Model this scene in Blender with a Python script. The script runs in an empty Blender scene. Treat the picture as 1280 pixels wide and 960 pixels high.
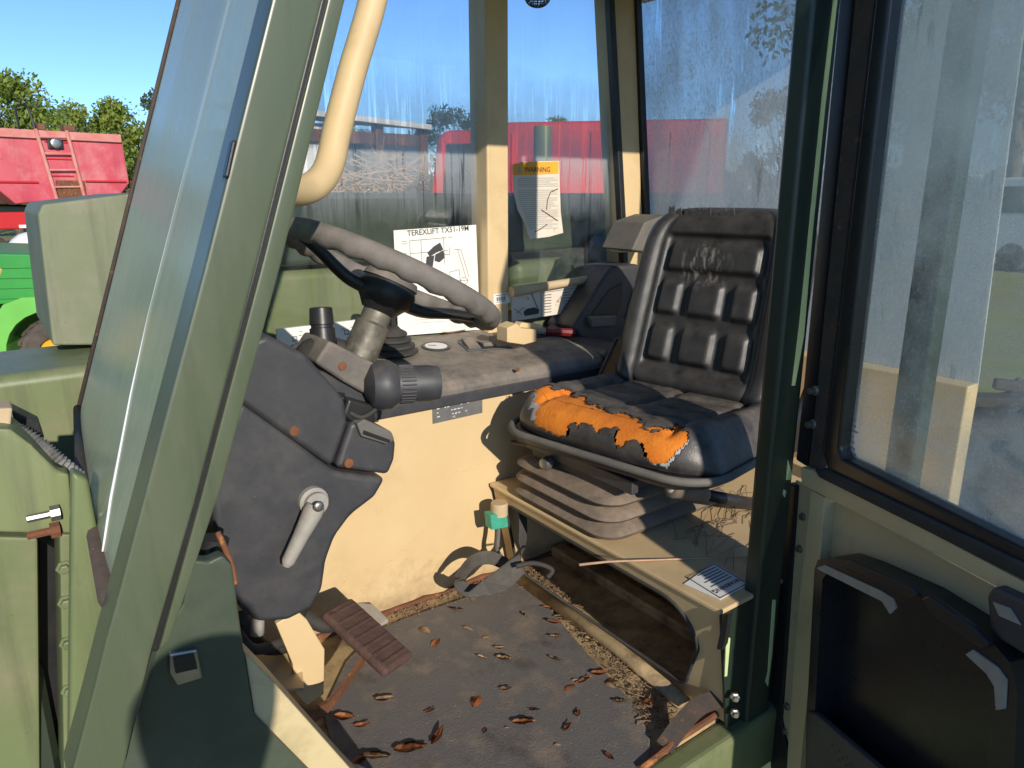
import bpy, bmesh, math, random
from mathutils import Vector, Matrix, noise as mn
rad = math.radians
random.seed(7)
C = bpy.context.scene.collection
sc = bpy.context.scene

# ------------------------------------------------------------------ camera, sky, sun, exposure
F = 900.0; PITCH = rad(14.7); YAW = rad(36)
CAMZ = 1.0                       # z = 0 is the cab floor, the ground lies at GZ
GZ = -0.75
cam = bpy.data.cameras.new('camera'); camo = bpy.data.objects.new('camera', cam); C.objects.link(camo)
cam.sensor_width = 36; cam.lens = F / 1280 * 36; cam.clip_start = 0.02; cam.clip_end = 900
FW = Vector((math.sin(YAW) * math.cos(PITCH), math.cos(YAW) * math.cos(PITCH), -math.sin(PITCH)))
RT = Vector((math.cos(YAW), -math.sin(YAW), 0)); UP = RT.cross(FW)
camo.matrix_world = Matrix(((RT.x, UP.x, -FW.x, 0), (RT.y, UP.y, -FW.y, 0), (RT.z, UP.z, -FW.z, CAMZ), (0, 0, 0, 1)))
sc.camera = camo
SUN_EL = rad(21); SUN_AZ = rad(11)         # light travels towards +Y, turned 11 degrees to +X
LD = Vector((math.sin(SUN_AZ) * math.cos(SUN_EL), math.cos(SUN_AZ) * math.cos(SUN_EL), -math.sin(SUN_EL)))
world = bpy.data.worlds.new('World'); sc.world = world; world.use_nodes = True
wn = world.node_tree.nodes; wl = world.node_tree.links
sky = wn.new('ShaderNodeTexSky'); sky.sky_type = 'NISHITA'; sky.sun_disc = False
sky.sun_elevation = SUN_EL; sky.sun_rotation = rad(180) + SUN_AZ; sky.air_density = 0.8; sky.dust_density = 0.0; sky.ozone_density = 6.0
wn['Background'].inputs['Strength'].default_value = 0.15
wl.new(sky.outputs[0], wn['Background'].inputs['Color'])
sun = bpy.data.lights.new('sun', 'SUN'); suno = bpy.data.objects.new('sun', sun); C.objects.link(suno)
sun.energy = 4.0; sun.angle = rad(0.5); sun.color = (1.0, 0.91, 0.78)
suno.rotation_euler = LD.to_track_quat('-Z', 'Y').to_euler(); suno.location = (-3, -12, 8)
sc.view_settings.view_transform = 'Standard'; sc.view_settings.look = 'None'
sc.view_settings.exposure = 0.28; sc.view_settings.gamma = 1.0
sc.render.engine = 'CYCLES'
sc.cycles.max_bounces = 10; sc.cycles.transparent_max_bounces = 16

# ------------------------------------------------------------------ pixel -> place helpers
def ray(x, y):
    return FW + RT * ((x - 640) / F) + UP * ((480 - y) / F)
CP = Vector((0, 0, CAMZ))
def U(x, y, X=None, Y=None, Z=None):
    d = ray(x, y)
    if X is not None: t = (X - CP.x) / d.x
    elif Y is not None: t = (Y - CP.y) / d.y
    else: t = (Z - CP.z) / d.z
    return CP + d * t
def UP_(x, y, p0, n):
    d = ray(x, y); t = (Vector(p0) - CP).dot(n) / d.dot(n); return CP + d * t
def UT(x, y, t): return CP + ray(x, y) * t
def proj(p):
    v = Vector(p) - CP; k = v.dot(FW); return (640 + F * v.dot(RT) / k, 480 - F * v.dot(UP) / k)

# ------------------------------------------------------------------ materials
MATS = {}
def mat(name, c1, c2=None, scale=6, rough=0.5, metal=0.0, bump=0.0, bscale=80, dust=None, spots=None, spec=0.5, rvar=0.1, streak=1.0, grime=None, coat=0.0, runs=None, foot=None):
    m = bpy.data.materials.new(name); m.use_nodes = True; MATS[name] = m
    n = m.node_tree.nodes; l = m.node_tree.links; b = n['Principled BSDF']
    tc = n.new('ShaderNodeTexCoord'); mp = n.new('ShaderNodeMapping'); l.new(tc.outputs['Object'], mp.inputs[0])
    mp.inputs['Scale'].default_value = (1, 1, streak)
    def nz(sc_, det=5, rgh=0.6, vec=mp):
        t = n.new('ShaderNodeTexNoise'); t.inputs['Scale'].default_value = sc_; t.inputs['Detail'].default_value = det; t.inputs['Roughness'].default_value = rgh
        l.new(vec.outputs[0], t.inputs['Vector']); return t
    def ramp(src, a, b_):
        r = n.new('ShaderNodeMapRange'); r.inputs[1].default_value = a; r.inputs[2].default_value = b_; l.new(src, r.inputs[0]); return r.outputs[0]
    def mix(fac, a, bcol):
        x = n.new('ShaderNodeMix'); x.data_type = 'RGBA'
        if isinstance(fac, float): x.inputs[0].default_value = fac
        else: l.new(fac, x.inputs[0])
        for s, v in ((6, a), (7, bcol)):
            if isinstance(v, tuple): x.inputs[s].default_value = (*v, 1)
            else: l.new(v, x.inputs[s])
        return x.outputs[2]
    col = c1
    n1 = nz(scale)
    if c2: col = mix(ramp(n1.outputs[0], 0.32, 0.68), c1, c2)
    if grime:                       # broad dirty patches
        gcol, gs, lo, hi = grime; g = nz(gs, 8, 0.7); col = mix(ramp(g.outputs[0], lo, hi), col, gcol)
    if runs:                        # rain runs and faded streaks down the paint
        rcol, rs_, lo, hi = runs; m4 = n.new('ShaderNodeMapping'); l.new(tc.outputs['Object'], m4.inputs[0]); m4.inputs['Scale'].default_value = (1, 1, 0.07)
        col = mix(ramp(nz(rs_, 6, 0.65, m4).outputs[0], lo, hi), col, rcol)
    if foot:                        # boot dirt and scuffs, ragged upper edge
        fcol, z1, amt = foot; sz_ = n.new('ShaderNodeSeparateXYZ'); l.new(tc.outputs['Object'], sz_.inputs[0])
        ad = n.new('ShaderNodeMath'); ad.operation = 'MULTIPLY_ADD'; l.new(nz(14, 8, 0.7).outputs[0], ad.inputs[0]); ad.inputs[1].default_value = -0.34; l.new(sz_.outputs[2], ad.inputs[2])
        fm = n.new('ShaderNodeMapRange'); fm.inputs[1].default_value = z1 - 0.17; fm.inputs[2].default_value = -0.22; fm.inputs[4].default_value = amt; l.new(ad.outputs[0], fm.inputs[0]); col = mix(fm.outputs[0], col, fcol)
        m5 = n.new('ShaderNodeMapping'); l.new(tc.outputs['Object'], m5.inputs[0]); m5.inputs['Scale'].default_value = (0.25, 1, 1.6); col = mix(ramp(nz(26, 4, 0.7, m5).outputs[0], 0.66, 0.80), col, (0.30, 0.20, 0.11))
    if dust:                        # settled dust on faces that look upward
        dcol, amt = dust
        ge = n.new('ShaderNodeNewGeometry'); sx = n.new('ShaderNodeSeparateXYZ'); l.new(ge.outputs['Normal'], sx.inputs[0])
        up = ramp(sx.outputs[2], -0.3, 1.0); dn = nz(22, 8, 0.7)
        mu = n.new('ShaderNodeMath'); mu.operation = 'MULTIPLY'; l.new(up, mu.inputs[0]); l.new(ramp(dn.outputs[0], 0.3, 0.65), mu.inputs[1])
        m2 = n.new('ShaderNodeMath'); m2.operation = 'MULTIPLY'; l.new(mu.outputs[0], m2.inputs[0]); m2.inputs[1].default_value = amt
        col = mix(m2.outputs[0], col, dcol)
    if spots:
        scol, ss, lo, hi = spots; s = nz(ss, 6, 0.65); col = mix(ramp(s.outputs[0], lo, hi), col, scol)
    if isinstance(col, tuple): b.inputs['Base Color'].default_value = (*col, 1)
    else: l.new(col, b.inputs['Base Color'])
    rn = nz(scale * 4); rr = n.new('ShaderNodeMapRange'); rr.inputs[3].default_value = max(0.02, rough - rvar); rr.inputs[4].default_value = min(1, rough + rvar)
    l.new(rn.outputs[0], rr.inputs[0]); l.new(rr.outputs[0], b.inputs['Roughness'])
    b.inputs['Metallic'].default_value = metal; b.inputs['Specular IOR Level'].default_value = spec
    if coat: b.inputs['Coat Weight'].default_value = coat; b.inputs['Coat Roughness'].default_value = 0.15
    if bump:
        bt = nz(bscale, 6, 0.6); bn = n.new('ShaderNodeBump'); bn.inputs['Strength'].default_value = bump; bn.inputs['Distance'].default_value = 0.004
        l.new(bt.outputs[0], bn.inputs['Height']); l.new(bn.outputs[0], b.inputs['Normal'])
    return m

DUST = (0.32, 0.25, 0.17)
mat('olive_post', (0.085, 0.105, 0.062), (0.07, 0.09, 0.052), 3, 0.36, bump=0.03, bscale=30, grime=((0.13, 0.135, 0.09), 6, 0.45, 0.8), spots=((0.24, 0.24, 0.16), 110, 0.70, 0.76), streak=0.3, runs=((0.055, 0.07, 0.042), 30, 0.52, 0.78))  # darker olive puts the near post's dimmer light into its colour
mat('olive', (0.165, 0.20, 0.09), (0.135, 0.17, 0.075), 3, 0.45, bump=0.05, bscale=30, grime=((0.23, 0.22, 0.13), 6, 0.46, 0.75), spots=((0.05, 0.05, 0.03), 60, 0.68, 0.76), runs=((0.10, 0.115, 0.06), 22, 0.52, 0.75))
mat('olive_light', (0.20, 0.235, 0.105), (0.165, 0.20, 0.085), 3, 0.5, bump=0.03, bscale=30, grime=((0.25, 0.235, 0.15), 5, 0.45, 0.75), spots=((0.08, 0.09, 0.05), 70, 0.68, 0.78), streak=0.4, runs=((0.12, 0.135, 0.075), 20, 0.52, 0.75))
mat('boom_paint', (0.19, 0.21, 0.125), (0.16, 0.185, 0.105), 4, 0.6, bump=0.05, bscale=40, grime=((0.24, 0.23, 0.16), 7, 0.42, 0.7), spots=((0.08, 0.085, 0.05), 60, 0.66, 0.76), runs=((0.12, 0.13, 0.08), 25, 0.5, 0.75))
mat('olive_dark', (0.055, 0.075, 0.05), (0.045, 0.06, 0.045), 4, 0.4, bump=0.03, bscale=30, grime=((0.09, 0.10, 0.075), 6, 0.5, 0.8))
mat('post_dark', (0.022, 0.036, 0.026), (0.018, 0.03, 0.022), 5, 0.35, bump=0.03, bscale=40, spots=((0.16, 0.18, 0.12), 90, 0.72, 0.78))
mat('chip', (0.58, 0.68, 0.34), (0.5, 0.6, 0.28), 30, 0.6)
mat('cream', (0.66, 0.50, 0.28), (0.60, 0.44, 0.235), 4, 0.45, bump=0.03, bscale=25, grime=((0.45, 0.31, 0.165), 4.5, 0.5, 0.85), spots=((0.16, 0.09, 0.045), 55, 0.69, 0.76))
mat('cream_wall', (0.66, 0.50, 0.28), (0.60, 0.44, 0.235), 4, 0.45, bump=0.03, bscale=25, grime=((0.48, 0.34, 0.185), 4.5, 0.5, 0.85), spots=((0.16, 0.09, 0.045), 55, 0.69, 0.76), foot=((0.20, 0.13, 0.075), 0.10, 0.8))
mat('cream_floor', (0.50, 0.37, 0.19), (0.40, 0.29, 0.15), 8, 0.75, bump=0.15, bscale=60, grime=((0.17, 0.115, 0.065), 9, 0.42, 0.62), spots=((0.06, 0.035, 0.02), 40, 0.62, 0.72))
mat('cream_dull', (0.60, 0.49, 0.275), (0.54, 0.43, 0.24), 5, 0.5, bump=0.03, bscale=30, grime=((0.3, 0.24, 0.13), 6, 0.55, 0.8), spots=((0.12, 0.07, 0.04), 60, 0.72, 0.78))
mat('plastic', (0.030, 0.032, 0.040), (0.038, 0.039, 0.046), 7, 0.50, bump=0.06, bscale=420, dust=((0.20, 0.18, 0.155), 0.4), grime=((0.075, 0.073, 0.072), 14, 0.5, 0.95), spots=((0.16, 0.155, 0.145), 90, 0.72, 0.80))
mat('plastic_dusty', (0.085, 0.08, 0.078), (0.12, 0.11, 0.10), 9, 0.75, bump=0.1, bscale=200, dust=((0.34, 0.28, 0.22), 0.75), grime=((0.19, 0.165, 0.14), 12, 0.45, 0.75))
mat('plastic_grey', (0.095, 0.093, 0.088), (0.13, 0.125, 0.115), 14, 0.75, bump=0.1, bscale=150, dust=(DUST, 0.35))
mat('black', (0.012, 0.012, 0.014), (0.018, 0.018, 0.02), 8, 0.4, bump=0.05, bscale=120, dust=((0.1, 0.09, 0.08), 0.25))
mat('black_gloss', (0.014, 0.014, 0.016), (0.022, 0.022, 0.024), 10, 0.30, bump=0.02, bscale=80)
mat('rubber', (0.022, 0.022, 0.022), (0.035, 0.034, 0.032), 12, 0.8, bump=0.15, bscale=120, dust=((0.15, 0.13, 0.11), 0.3))
mat('vinyl_worn', (0.02, 0.02, 0.021), (0.04, 0.039, 0.038), 10, 0.42, bump=0.15, bscale=260, dust=((0.24, 0.20, 0.16), 0.55), grime=((0.10, 0.09, 0.08), 13, 0.5, 0.8))
mat('vinyl_edge', (0.16, 0.15, 0.135), (0.23, 0.215, 0.19), 30, 0.8, bump=0.2, bscale=120)
mat('backing', (0.48, 0.46, 0.43), (0.36, 0.34, 0.31), 40, 0.9, bump=0.2, bscale=300)
mat('foam', (0.80, 0.25, 0.02), (0.66, 0.17, 0.012), 18, 0.9, bump=0.5, bscale=160, grime=((0.40, 0.10, 0.015), 22, 0.55, 0.8))
mat('bellows', (0.12, 0.095, 0.075), (0.19, 0.15, 0.115), 14, 0.8, bump=0.2, bscale=110, dust=((0.36, 0.27, 0.19), 0.7), grime=((0.05, 0.042, 0.038), 10, 0.5, 0.75))
mat('wheel_rim', (0.13, 0.118, 0.108), (0.18, 0.16, 0.145), 18, 0.8, bump=0.12, bscale=160, dust=((0.36, 0.31, 0.26), 0.4), grime=((0.08, 0.07, 0.065), 16, 0.5, 0.8))
mat('rust', (0.22, 0.085, 0.035), (0.11, 0.045, 0.025), 25, 0.9, bump=0.4, bscale=120, spots=((0.45, 0.19, 0.06), 30, 0.58, 0.7))
mat('rust_trim', (0.05, 0.042, 0.036), (0.085, 0.055, 0.04), 30, 0.85, bump=0.4, bscale=120, spots=((0.30, 0.12, 0.05), 45, 0.6, 0.72))
mat('pedal_rubber', (0.062, 0.033, 0.027), (0.10, 0.055, 0.042), 20, 0.8, bump=0.9, bscale=70, spots=((0.2, 0.085, 0.045), 25, 0.62, 0.74))
mat('steel', (0.45, 0.44, 0.42), (0.3, 0.29, 0.27), 30, 0.4, 0.9, bump=0.1)
mat('alloy', (0.36, 0.345, 0.31), (0.27, 0.25, 0.225), 25, 0.7, 0.1, bump=0.15, bscale=140, dust=(DUST, 0.3))
mat('brass', (0.22, 0.205, 0.16), (0.11, 0.10, 0.08), 25, 0.55, 0.3, bump=0.2, bscale=60, grime=((0.07, 0.06, 0.05), 30, 0.45, 0.65))
mat('mat_rubber', (0.145, 0.135, 0.128), (0.115, 0.107, 0.103), 8, 0.92, bump=0.4, bscale=240, grime=((0.30, 0.235, 0.17), 8, 0.5, 0.78), spots=((0.05, 0.044, 0.04), 5, 0.58, 0.74))
mat('dirt', (0.30, 0.21, 0.13), (0.16, 0.105, 0.06), 30, 0.95, bump=0.6, bscale=160, spots=((0.055, 0.038, 0.025), 45, 0.58, 0.66))
mat('leaf_brown', (0.42, 0.15, 0.05), (0.27, 0.09, 0.035), 40, 0.6, bump=0.2, bscale=200)
mat('leaf_tan', (0.52, 0.34, 0.2), (0.40, 0.25, 0.14), 40, 0.7, bump=0.2, bscale=200)
mat('straw', (0.50, 0.32, 0.2), (0.4, 0.24, 0.15), 60, 0.7)
mat('twig', (0.17, 0.11, 0.065), (0.27, 0.18, 0.11), 40, 0.85)
mat('paper', (0.80, 0.79, 0.75), (0.74, 0.72, 0.67), 9, 0.8)
mat('paper_old', (0.60, 0.53, 0.43), (0.68, 0.62, 0.53), 14, 0.85, bump=0.3, bscale=60, spots=((0.22, 0.12, 0.07), 22, 0.62, 0.68))
mat('print', (0.05, 0.05, 0.055), None, 10, 0.8)
mat('print_light', (0.30, 0.30, 0.30), None, 10, 0.8)
mat('print_white', (0.62, 0.62, 0.6), None, 10, 0.8)
mat('orange_print', (0.82, 0.40, 0.03), (0.75, 0.34, 0.03), 20, 0.7)
mat('plate_grey', (0.11, 0.11, 0.115), (0.15, 0.145, 0.14), 25, 0.6, spots=((0.45, 0.42, 0.36), 40, 0.66, 0.7))
mat('green_plastic', (0.06, 0.38, 0.26), (0.05, 0.3, 0.2), 30, 0.5)
mat('webbing', (0.042, 0.043, 0.046), (0.06, 0.06, 0.06), 20, 0.85, bump=0.3, bscale=300, dust=(DUST, 0.3))
mat('red_handle', (0.20, 0.012, 0.012), (0.13, 0.01, 0.01), 20, 0.3)
mat('hose', (0.10, 0.10, 0.10), (0.3, 0.3, 0.29), 30, 0.6)
mat('tan_block', (0.55, 0.42, 0.27), (0.45, 0.34, 0.2), 20, 0.8)
mat('red_paint', (0.52, 0.05, 0.085), (0.58, 0.12, 0.14), 0.9, 0.45, bump=0.03, bscale=6, grime=((0.64, 0.27, 0.25), 1.6, 0.46, 0.72), spots=((0.16, 0.06, 0.05), 7, 0.64, 0.74), runs=((0.36, 0.035, 0.05), 3, 0.5, 0.75))
mat('red_plain', (0.60, 0.02, 0.025), (0.5, 0.02, 0.02), 1.5, 0.4)
mat('pink_worn', (0.62, 0.30, 0.25), (0.55, 0.16, 0.14), 5, 0.7)
mat('white_paint', (0.78, 0.77, 0.74), (0.7, 0.68, 0.64), 3, 0.5)
mat('brown_wood', (0.20, 0.09, 0.05), (0.14, 0.06, 0.035), 3, 0.8)
mat('wall_grey', (0.30, 0.28, 0.26), (0.24, 0.22, 0.2), 1.0, 0.9)
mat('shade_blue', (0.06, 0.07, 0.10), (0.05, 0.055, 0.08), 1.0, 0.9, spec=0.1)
mat('utv_green', (0.045, 0.32, 0.055), (0.035, 0.26, 0.045), 4, 0.4, bump=0.02, spots=((0.3, 0.2, 0.12), 14, 0.68, 0.72))
mat('utv_lime', (0.17, 0.5, 0.09), (0.14, 0.44, 0.075), 4, 0.4)
mat('utv_yellow', (0.66, 0.52, 0.2), (0.58, 0.42, 0.18), 6, 0.6, spots=((0.35, 0.1, 0.03), 12, 0.62, 0.68))
mat('yellow', (0.72, 0.42, 0.02), None, 6, 0.5)
mat('tyre', (0.05, 0.042, 0.036), (0.12, 0.095, 0.075), 9, 0.9, bump=0.2, bscale=40)
mat('bark', (0.11, 0.085, 0.06), (0.19, 0.155, 0.12), 6, 0.9, bump=0.5, bscale=20)
mat('grass', (0.17, 0.21, 0.045), (0.28, 0.28, 0.08), 0.6, 0.95, bump=0.4, bscale=8, grime=((0.26, 0.20, 0.11), 0.25, 0.48, 0.7))

def leaf_mat(name, c1, c2):
    m = bpy.data.materials.new(name); m.use_nodes = True; MATS[name] = m
    n = m.node_tree.nodes; l = m.node_tree.links; b = n['Principled BSDF']
    oi = n.new('ShaderNodeTexCoord'); t = n.new('ShaderNodeTexNoise'); t.inputs['Scale'].default_value = 0.9; l.new(oi.outputs['Object'], t.inputs['Vector'])
    x = n.new('ShaderNodeMix'); x.data_type = 'RGBA'; x.inputs[6].default_value = (*c1, 1); x.inputs[7].default_value = (*c2, 1)
    r = n.new('ShaderNodeMapRange'); r.inputs[1].default_value = 0.35; r.inputs[2].default_value = 0.65; l.new(t.outputs[0], r.inputs[0]); l.new(r.outputs[0], x.inputs[0])
    l.new(x.outputs[2], b.inputs['Base Color']); b.inputs['Roughness'].default_value = 0.6
    tr = n.new('ShaderNodeBsdfTranslucent'); l.new(x.outputs[2], tr.inputs[0]); ms = n.new('ShaderNodeMixShader'); ms.inputs[0].default_value = 0.35
    l.new(b.outputs[0], ms.inputs[1]); l.new(tr.outputs[0], ms.inputs[2]); l.new(ms.outputs[0], n['Material Output'].inputs[0])
leaf_mat('foliage', (0.16, 0.24, 0.03), (0.27, 0.31, 0.05))
leaf_mat('foliage_dark', (0.055, 0.09, 0.025), (0.10, 0.14, 0.035))

def glass_mat(name, tint, dirt_col, base, lo, hi, nscale, amt, zlow=None, streak=1.0, drips=None, rough=0.02, fine=0.0, translucent=0.5, lowfloor=0.0):
    """thin dirty pane: clear + mirror by Fresnel, plus a film of dirt / condensation"""
    m = bpy.data.materials.new(name); m.use_nodes = True; MATS[name] = m
    n = m.node_tree.nodes; l = m.node_tree.links; n.remove(n['Principled BSDF']); out = n['Material Output']
    tc = n.new('ShaderNodeTexCoord'); mp = n.new('ShaderNodeMapping'); l.new(tc.outputs['Object'], mp.inputs[0]); mp.inputs['Scale'].default_value = (1, 1, streak)
    def nz(s, det=6, vec=mp):
        t = n.new('ShaderNodeTexNoise'); t.inputs['Scale'].default_value = s; t.inputs['Detail'].default_value = det; t.inputs['Roughness'].default_value = 0.65; l.new(vec.outputs[0], t.inputs['Vector']); return t.outputs[0]
    def mr(src, a, b, c=0.0, d=1.0):
        r = n.new('ShaderNodeMapRange'); r.inputs[1].default_value = a; r.inputs[2].default_value = b; r.inputs[3].default_value = c; r.inputs[4].default_value = d; l.new(src, r.inputs[0]); return r.outputs[0]
    def op2(o, a, b): return op(o, a, b, False)
    def op(o, a, b, cl=True):
        x = n.new('ShaderNodeMath'); x.operation = o; x.use_clamp = cl
        for i, v in enumerate((a, b)):
            if isinstance(v, (int, float)): x.inputs[i].default_value = v
            else: l.new(v, x.inputs[i])
        return x.outputs[0]
    d = mr(nz(nscale), lo, hi, base, amt)
    sep = n.new('ShaderNodeSeparateXYZ'); l.new(tc.outputs['Object'], sep.inputs[0])
    if zlow:            # film heavier within a band of heights (z0 full, z1 none)
        for (z0, z1, a) in zlow:
            zz = op2('ADD', sep.outputs[2], op('MULTIPLY', nz(9), 0.12))
            band = op('MINIMUM', mr(zz, (z0 + z1) / 2, z1, a, 0.0), mr(zz, z0, (z0 + z1) / 2, a * lowfloor, a))
            d = op('ADD', d, band)
    if fine: d = op('ADD', d, op('MULTIPLY', mr(nz(190, 2), 0.5, 0.75), fine))
    if drips:           # clear runs where water ran down through the film
        mp2 = n.new('ShaderNodeMapping'); l.new(tc.outputs['Object'], mp2.inputs[0]); mp2.inputs['Scale'].default_value = (1, 1, 0.04)
        dr = mr(nz(drips[0], 2, mp2), drips[1], drips[2], 1.0, 0.15); d = op('MULTIPLY', d, dr)
    tr = n.new('ShaderNodeBsdfTransparent'); tr.inputs[0].default_value = (*tint, 1)
    gl = n.new('ShaderNodeBsdfGlossy'); gl.inputs['Roughness'].default_value = rough
    fr = n.new('ShaderNodeFresnel'); gg = n.new('ShaderNodeNewGeometry'); l.new(mr(gg.outputs['Backfacing'], 0.0, 1.0, 1.5, 1 / 1.5), fr.inputs[0])   # the same mirror share on both faces of the pane
    m1 = n.new('ShaderNodeMixShader'); l.new(fr.outputs[0], m1.inputs[0]); l.new(tr.outputs[0], m1.inputs[1]); l.new(gl.outputs[0], m1.inputs[2])
    df = n.new('ShaderNodeBsdfDiffuse'); df.inputs[0].default_value = (*dirt_col, 1); tl = n.new('ShaderNodeBsdfTranslucent'); tl.inputs[0].default_value = (*dirt_col, 1)
    m2 = n.new('ShaderNodeMixShader'); m2.inputs[0].default_value = translucent; l.new(df.outputs[0], m2.inputs[1]); l.new(tl.outputs[0], m2.inputs[2])
    m3 = n.new('ShaderNodeMixShader'); l.new(d, m3.inputs[0]); l.new(m1.outputs[0], m3.inputs[1]); l.new(m2.outputs[0], m3.inputs[2]); l.new(m3.outputs[0], out.inputs[0])
ZO = 0.0   # pane meshes carry heights above the cab floor
glass_mat('glass_side', (0.97, 0.98, 0.98), (0.62, 0.66, 0.68), 0.0, 0.4, 0.75, 5, 0.06, zlow=[(ZO + 0.98, ZO + 1.42, 0.46)], drips=(75, 0.57, 0.60), fine=0.04)
glass_mat('glass_rear', (0.9, 0.95, 0.97), (0.86, 0.88, 0.88), 0.20, 0.3, 0.7, 10, 0.52, streak=0.35, zlow=[(ZO + 0.6, ZO + 1.6, 0.30)], lowfloor=0.6, drips=(45, 0.62, 0.68), fine=0.35)
glass_mat('glass_door', (0.93, 0.96, 0.95), (0.85, 0.87, 0.82), 0.04, 0.36, 0.66, 2.1, 0.62, fine=0.16, rough=0.12)
glass_mat('glass_front', (0.90, 0.95, 0.90), (0.66, 0.70, 0.48), 0.36, 0.3, 0.72, 6, 0.66, streak=0.2, fine=0.08, rough=0.22, translucent=0.35)
glass_mat('plastic_sleeve', (0.9, 0.93, 0.92), (0.5, 0.55, 0.5), 0.03, 0.4, 0.8, 12, 0.2, rough=0.08)

# ------------------------------------------------------------------ mesh helpers
def link(name, bm, m, parent=None, smooth=False, auto=None):
    me = bpy.data.meshes.new(name)
    bmesh.ops.recalc_face_normals(bm, faces=bm.faces[:]); bm.to_mesh(me); bm.free()
    for mm in (m if isinstance(m, (list, tuple)) else [m]): me.materials.append(MATS[mm])
    o = bpy.data.objects.new(name, me); C.objects.link(o)
    if smooth:
        me.polygons.foreach_set('use_smooth', [True] * len(me.polygons))
        if auto is not None:
            try: me.set_sharp_from_angle(angle=rad(auto))
            except Exception: pass
            if auto <= 50: wn_ = o.modifiers.new('weighted_normal', 'WEIGHTED_NORMAL'); wn_.keep_sharp = True
    if parent is not None:
        o.parent = parent
        if parent.type == 'EMPTY': o.matrix_parent_inverse = Matrix.Translation(-parent.location)
    return o
def thing(name, label, cat, loc, group=None):
    o = bpy.data.objects.new(name, None); C.objects.link(o); o.location = loc; o.empty_display_size = 0.2
    return tag(o, label, cat, group)
def tag(o, label=None, cat=None, group=None, kind=None):
    if label: o['label'] = label
    if cat: o['category'] = cat
    if group: o['group'] = group
    if kind: o['kind'] = kind
    return o
def B(): return bmesh.new()
def bevel_new(bm, n0, off, seg=2):
    es = [e for e in bm.edges if e.index == -1 or e in n0]
    if off > 0: bmesh.ops.bevel(bm, geom=es, offset=off, segments=seg, profile=0.5, affect='EDGES', clamp_overlap=True)
def merge(bm, b2):
    me = bpy.data.meshes.new('tmp'); b2.to_mesh(me); b2.free(); bm.from_mesh(me); bpy.data.meshes.remove(me)
def box(bm, c, s, bev=0.0, rot=None, seg=2):
    b2 = B(); bmesh.ops.create_cube(b2, size=1.0)
    for v in b2.verts: v.co = Vector((v.co.x * s[0], v.co.y * s[1], v.co.z * s[2]))
    if bev: bmesh.ops.bevel(b2, geom=b2.edges[:], offset=bev, segments=seg, profile=0.5, affect='EDGES', clamp_overlap=True)
    M = Matrix.Translation(Vector(c)) @ (rot.to_4x4() if rot is not None else Matrix.Identity(4))
    b2.transform(M); merge(bm, b2); return bm
def box2(bm, a, b, bev=0.0, seg=2):
    a = Vector(a); b = Vector(b); return box(bm, (a + b) / 2, [abs(x) for x in (b - a)], bev, None, seg)
def prism(bm, pts, off, bev=0.0, seg=2):
    off = Vector(off); b2 = B()
    v0 = [b2.verts.new(Vector(p)) for p in pts]; v1 = [b2.verts.new(Vector(p) + off) for p in pts]
    b2.faces.new(v0); b2.faces.new(v1[::-1])
    k = len(pts)
    for i in range(k): b2.faces.new((v0[i], v1[i], v1[(i + 1) % k], v0[(i + 1) % k]))
    bmesh.ops.recalc_face_normals(b2, faces=b2.faces[:])
    if bev: bmesh.ops.bevel(b2, geom=b2.edges[:], offset=bev, segments=seg, profile=0.5, affect='EDGES', clamp_overlap=True)
    bmesh.ops.triangulate(b2, faces=[f for f in b2.faces if len(f.verts) > 4])
    merge(bm, b2); return bm
def tube(bm, pts, r, n=10, cap=True, flat=None):
    pts = [Vector(p) for p in pts]; k = len(pts); rs = r if isinstance(r, (list, tuple)) else [r] * k
    rings = []; prev = None
    for i, p in enumerate(pts):
        t = (pts[min(i + 1, k - 1)] - pts[max(i - 1, 0)]).normalized()
        if prev is None:
            a = Vector((0, 0, 1)) if abs(t.z) < 0.9 else Vector((1, 0, 0)); u = t.cross(a).normalized()
        else:
            u = (prev - t * prev.dot(t)).normalized()
        prev = u; w = t.cross(u)
        fl = flat if flat else 1.0
        rings.append([bm.verts.new(p + (u * math.cos(2 * math.pi * j / n) + w * math.sin(2 * math.pi * j / n) * fl) * rs[i]) for j in range(n)])
    for a, b in zip(rings, rings[1:]):
        for j in range(n): bm.faces.new((a[j], a[(j + 1) % n], b[(j + 1) % n], b[j]))
    if cap: bm.faces.new(rings[0][::-1]); bm.faces.new(rings[-1])
    return bm
def lathe(bm, o, axis, prof, n=24, capends=True):
    o = Vector(o); ax = Vector(axis).normalized(); a = Vector((0, 0, 1)) if abs(ax.z) < 0.9 else Vector((1, 0, 0))
    u = ax.cross(a).normalized(); w = ax.cross(u); rings = []
    for (r, h) in prof: rings.append([bm.verts.new(o + ax * h + (u * math.cos(2 * math.pi * j / n) + w * math.sin(2 * math.pi * j / n)) * max(r, 1e-4)) for j in range(n)])
    for p, q in zip(rings, rings[1:]):
        for j in range(n): bm.faces.new((p[j], p[(j + 1) % n], q[(j + 1) % n], q[j]))
    if capends: bm.faces.new(rings[0][::-1]); bm.faces.new(rings[-1])
    return bm
def smooth_path(pts, sub=6):
    pts = [Vector(p) for p in pts]; out = []
    for i in range(len(pts) - 1):
        p0 = pts[max(i - 1, 0)]; p1 = pts[i]; p2 = pts[i + 1]; p3 = pts[min(i + 2, len(pts) - 1)]
        for k in range(sub):
            t = k / sub; out.append(0.5 * ((2 * p1) + (p2 - p0) * t + (2 * p0 - 5 * p1 + 4 * p2 - p3) * t * t + (3 * p1 - p0 - 3 * p2 + p3) * t ** 3))
    out.append(pts[-1]); return out
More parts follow.
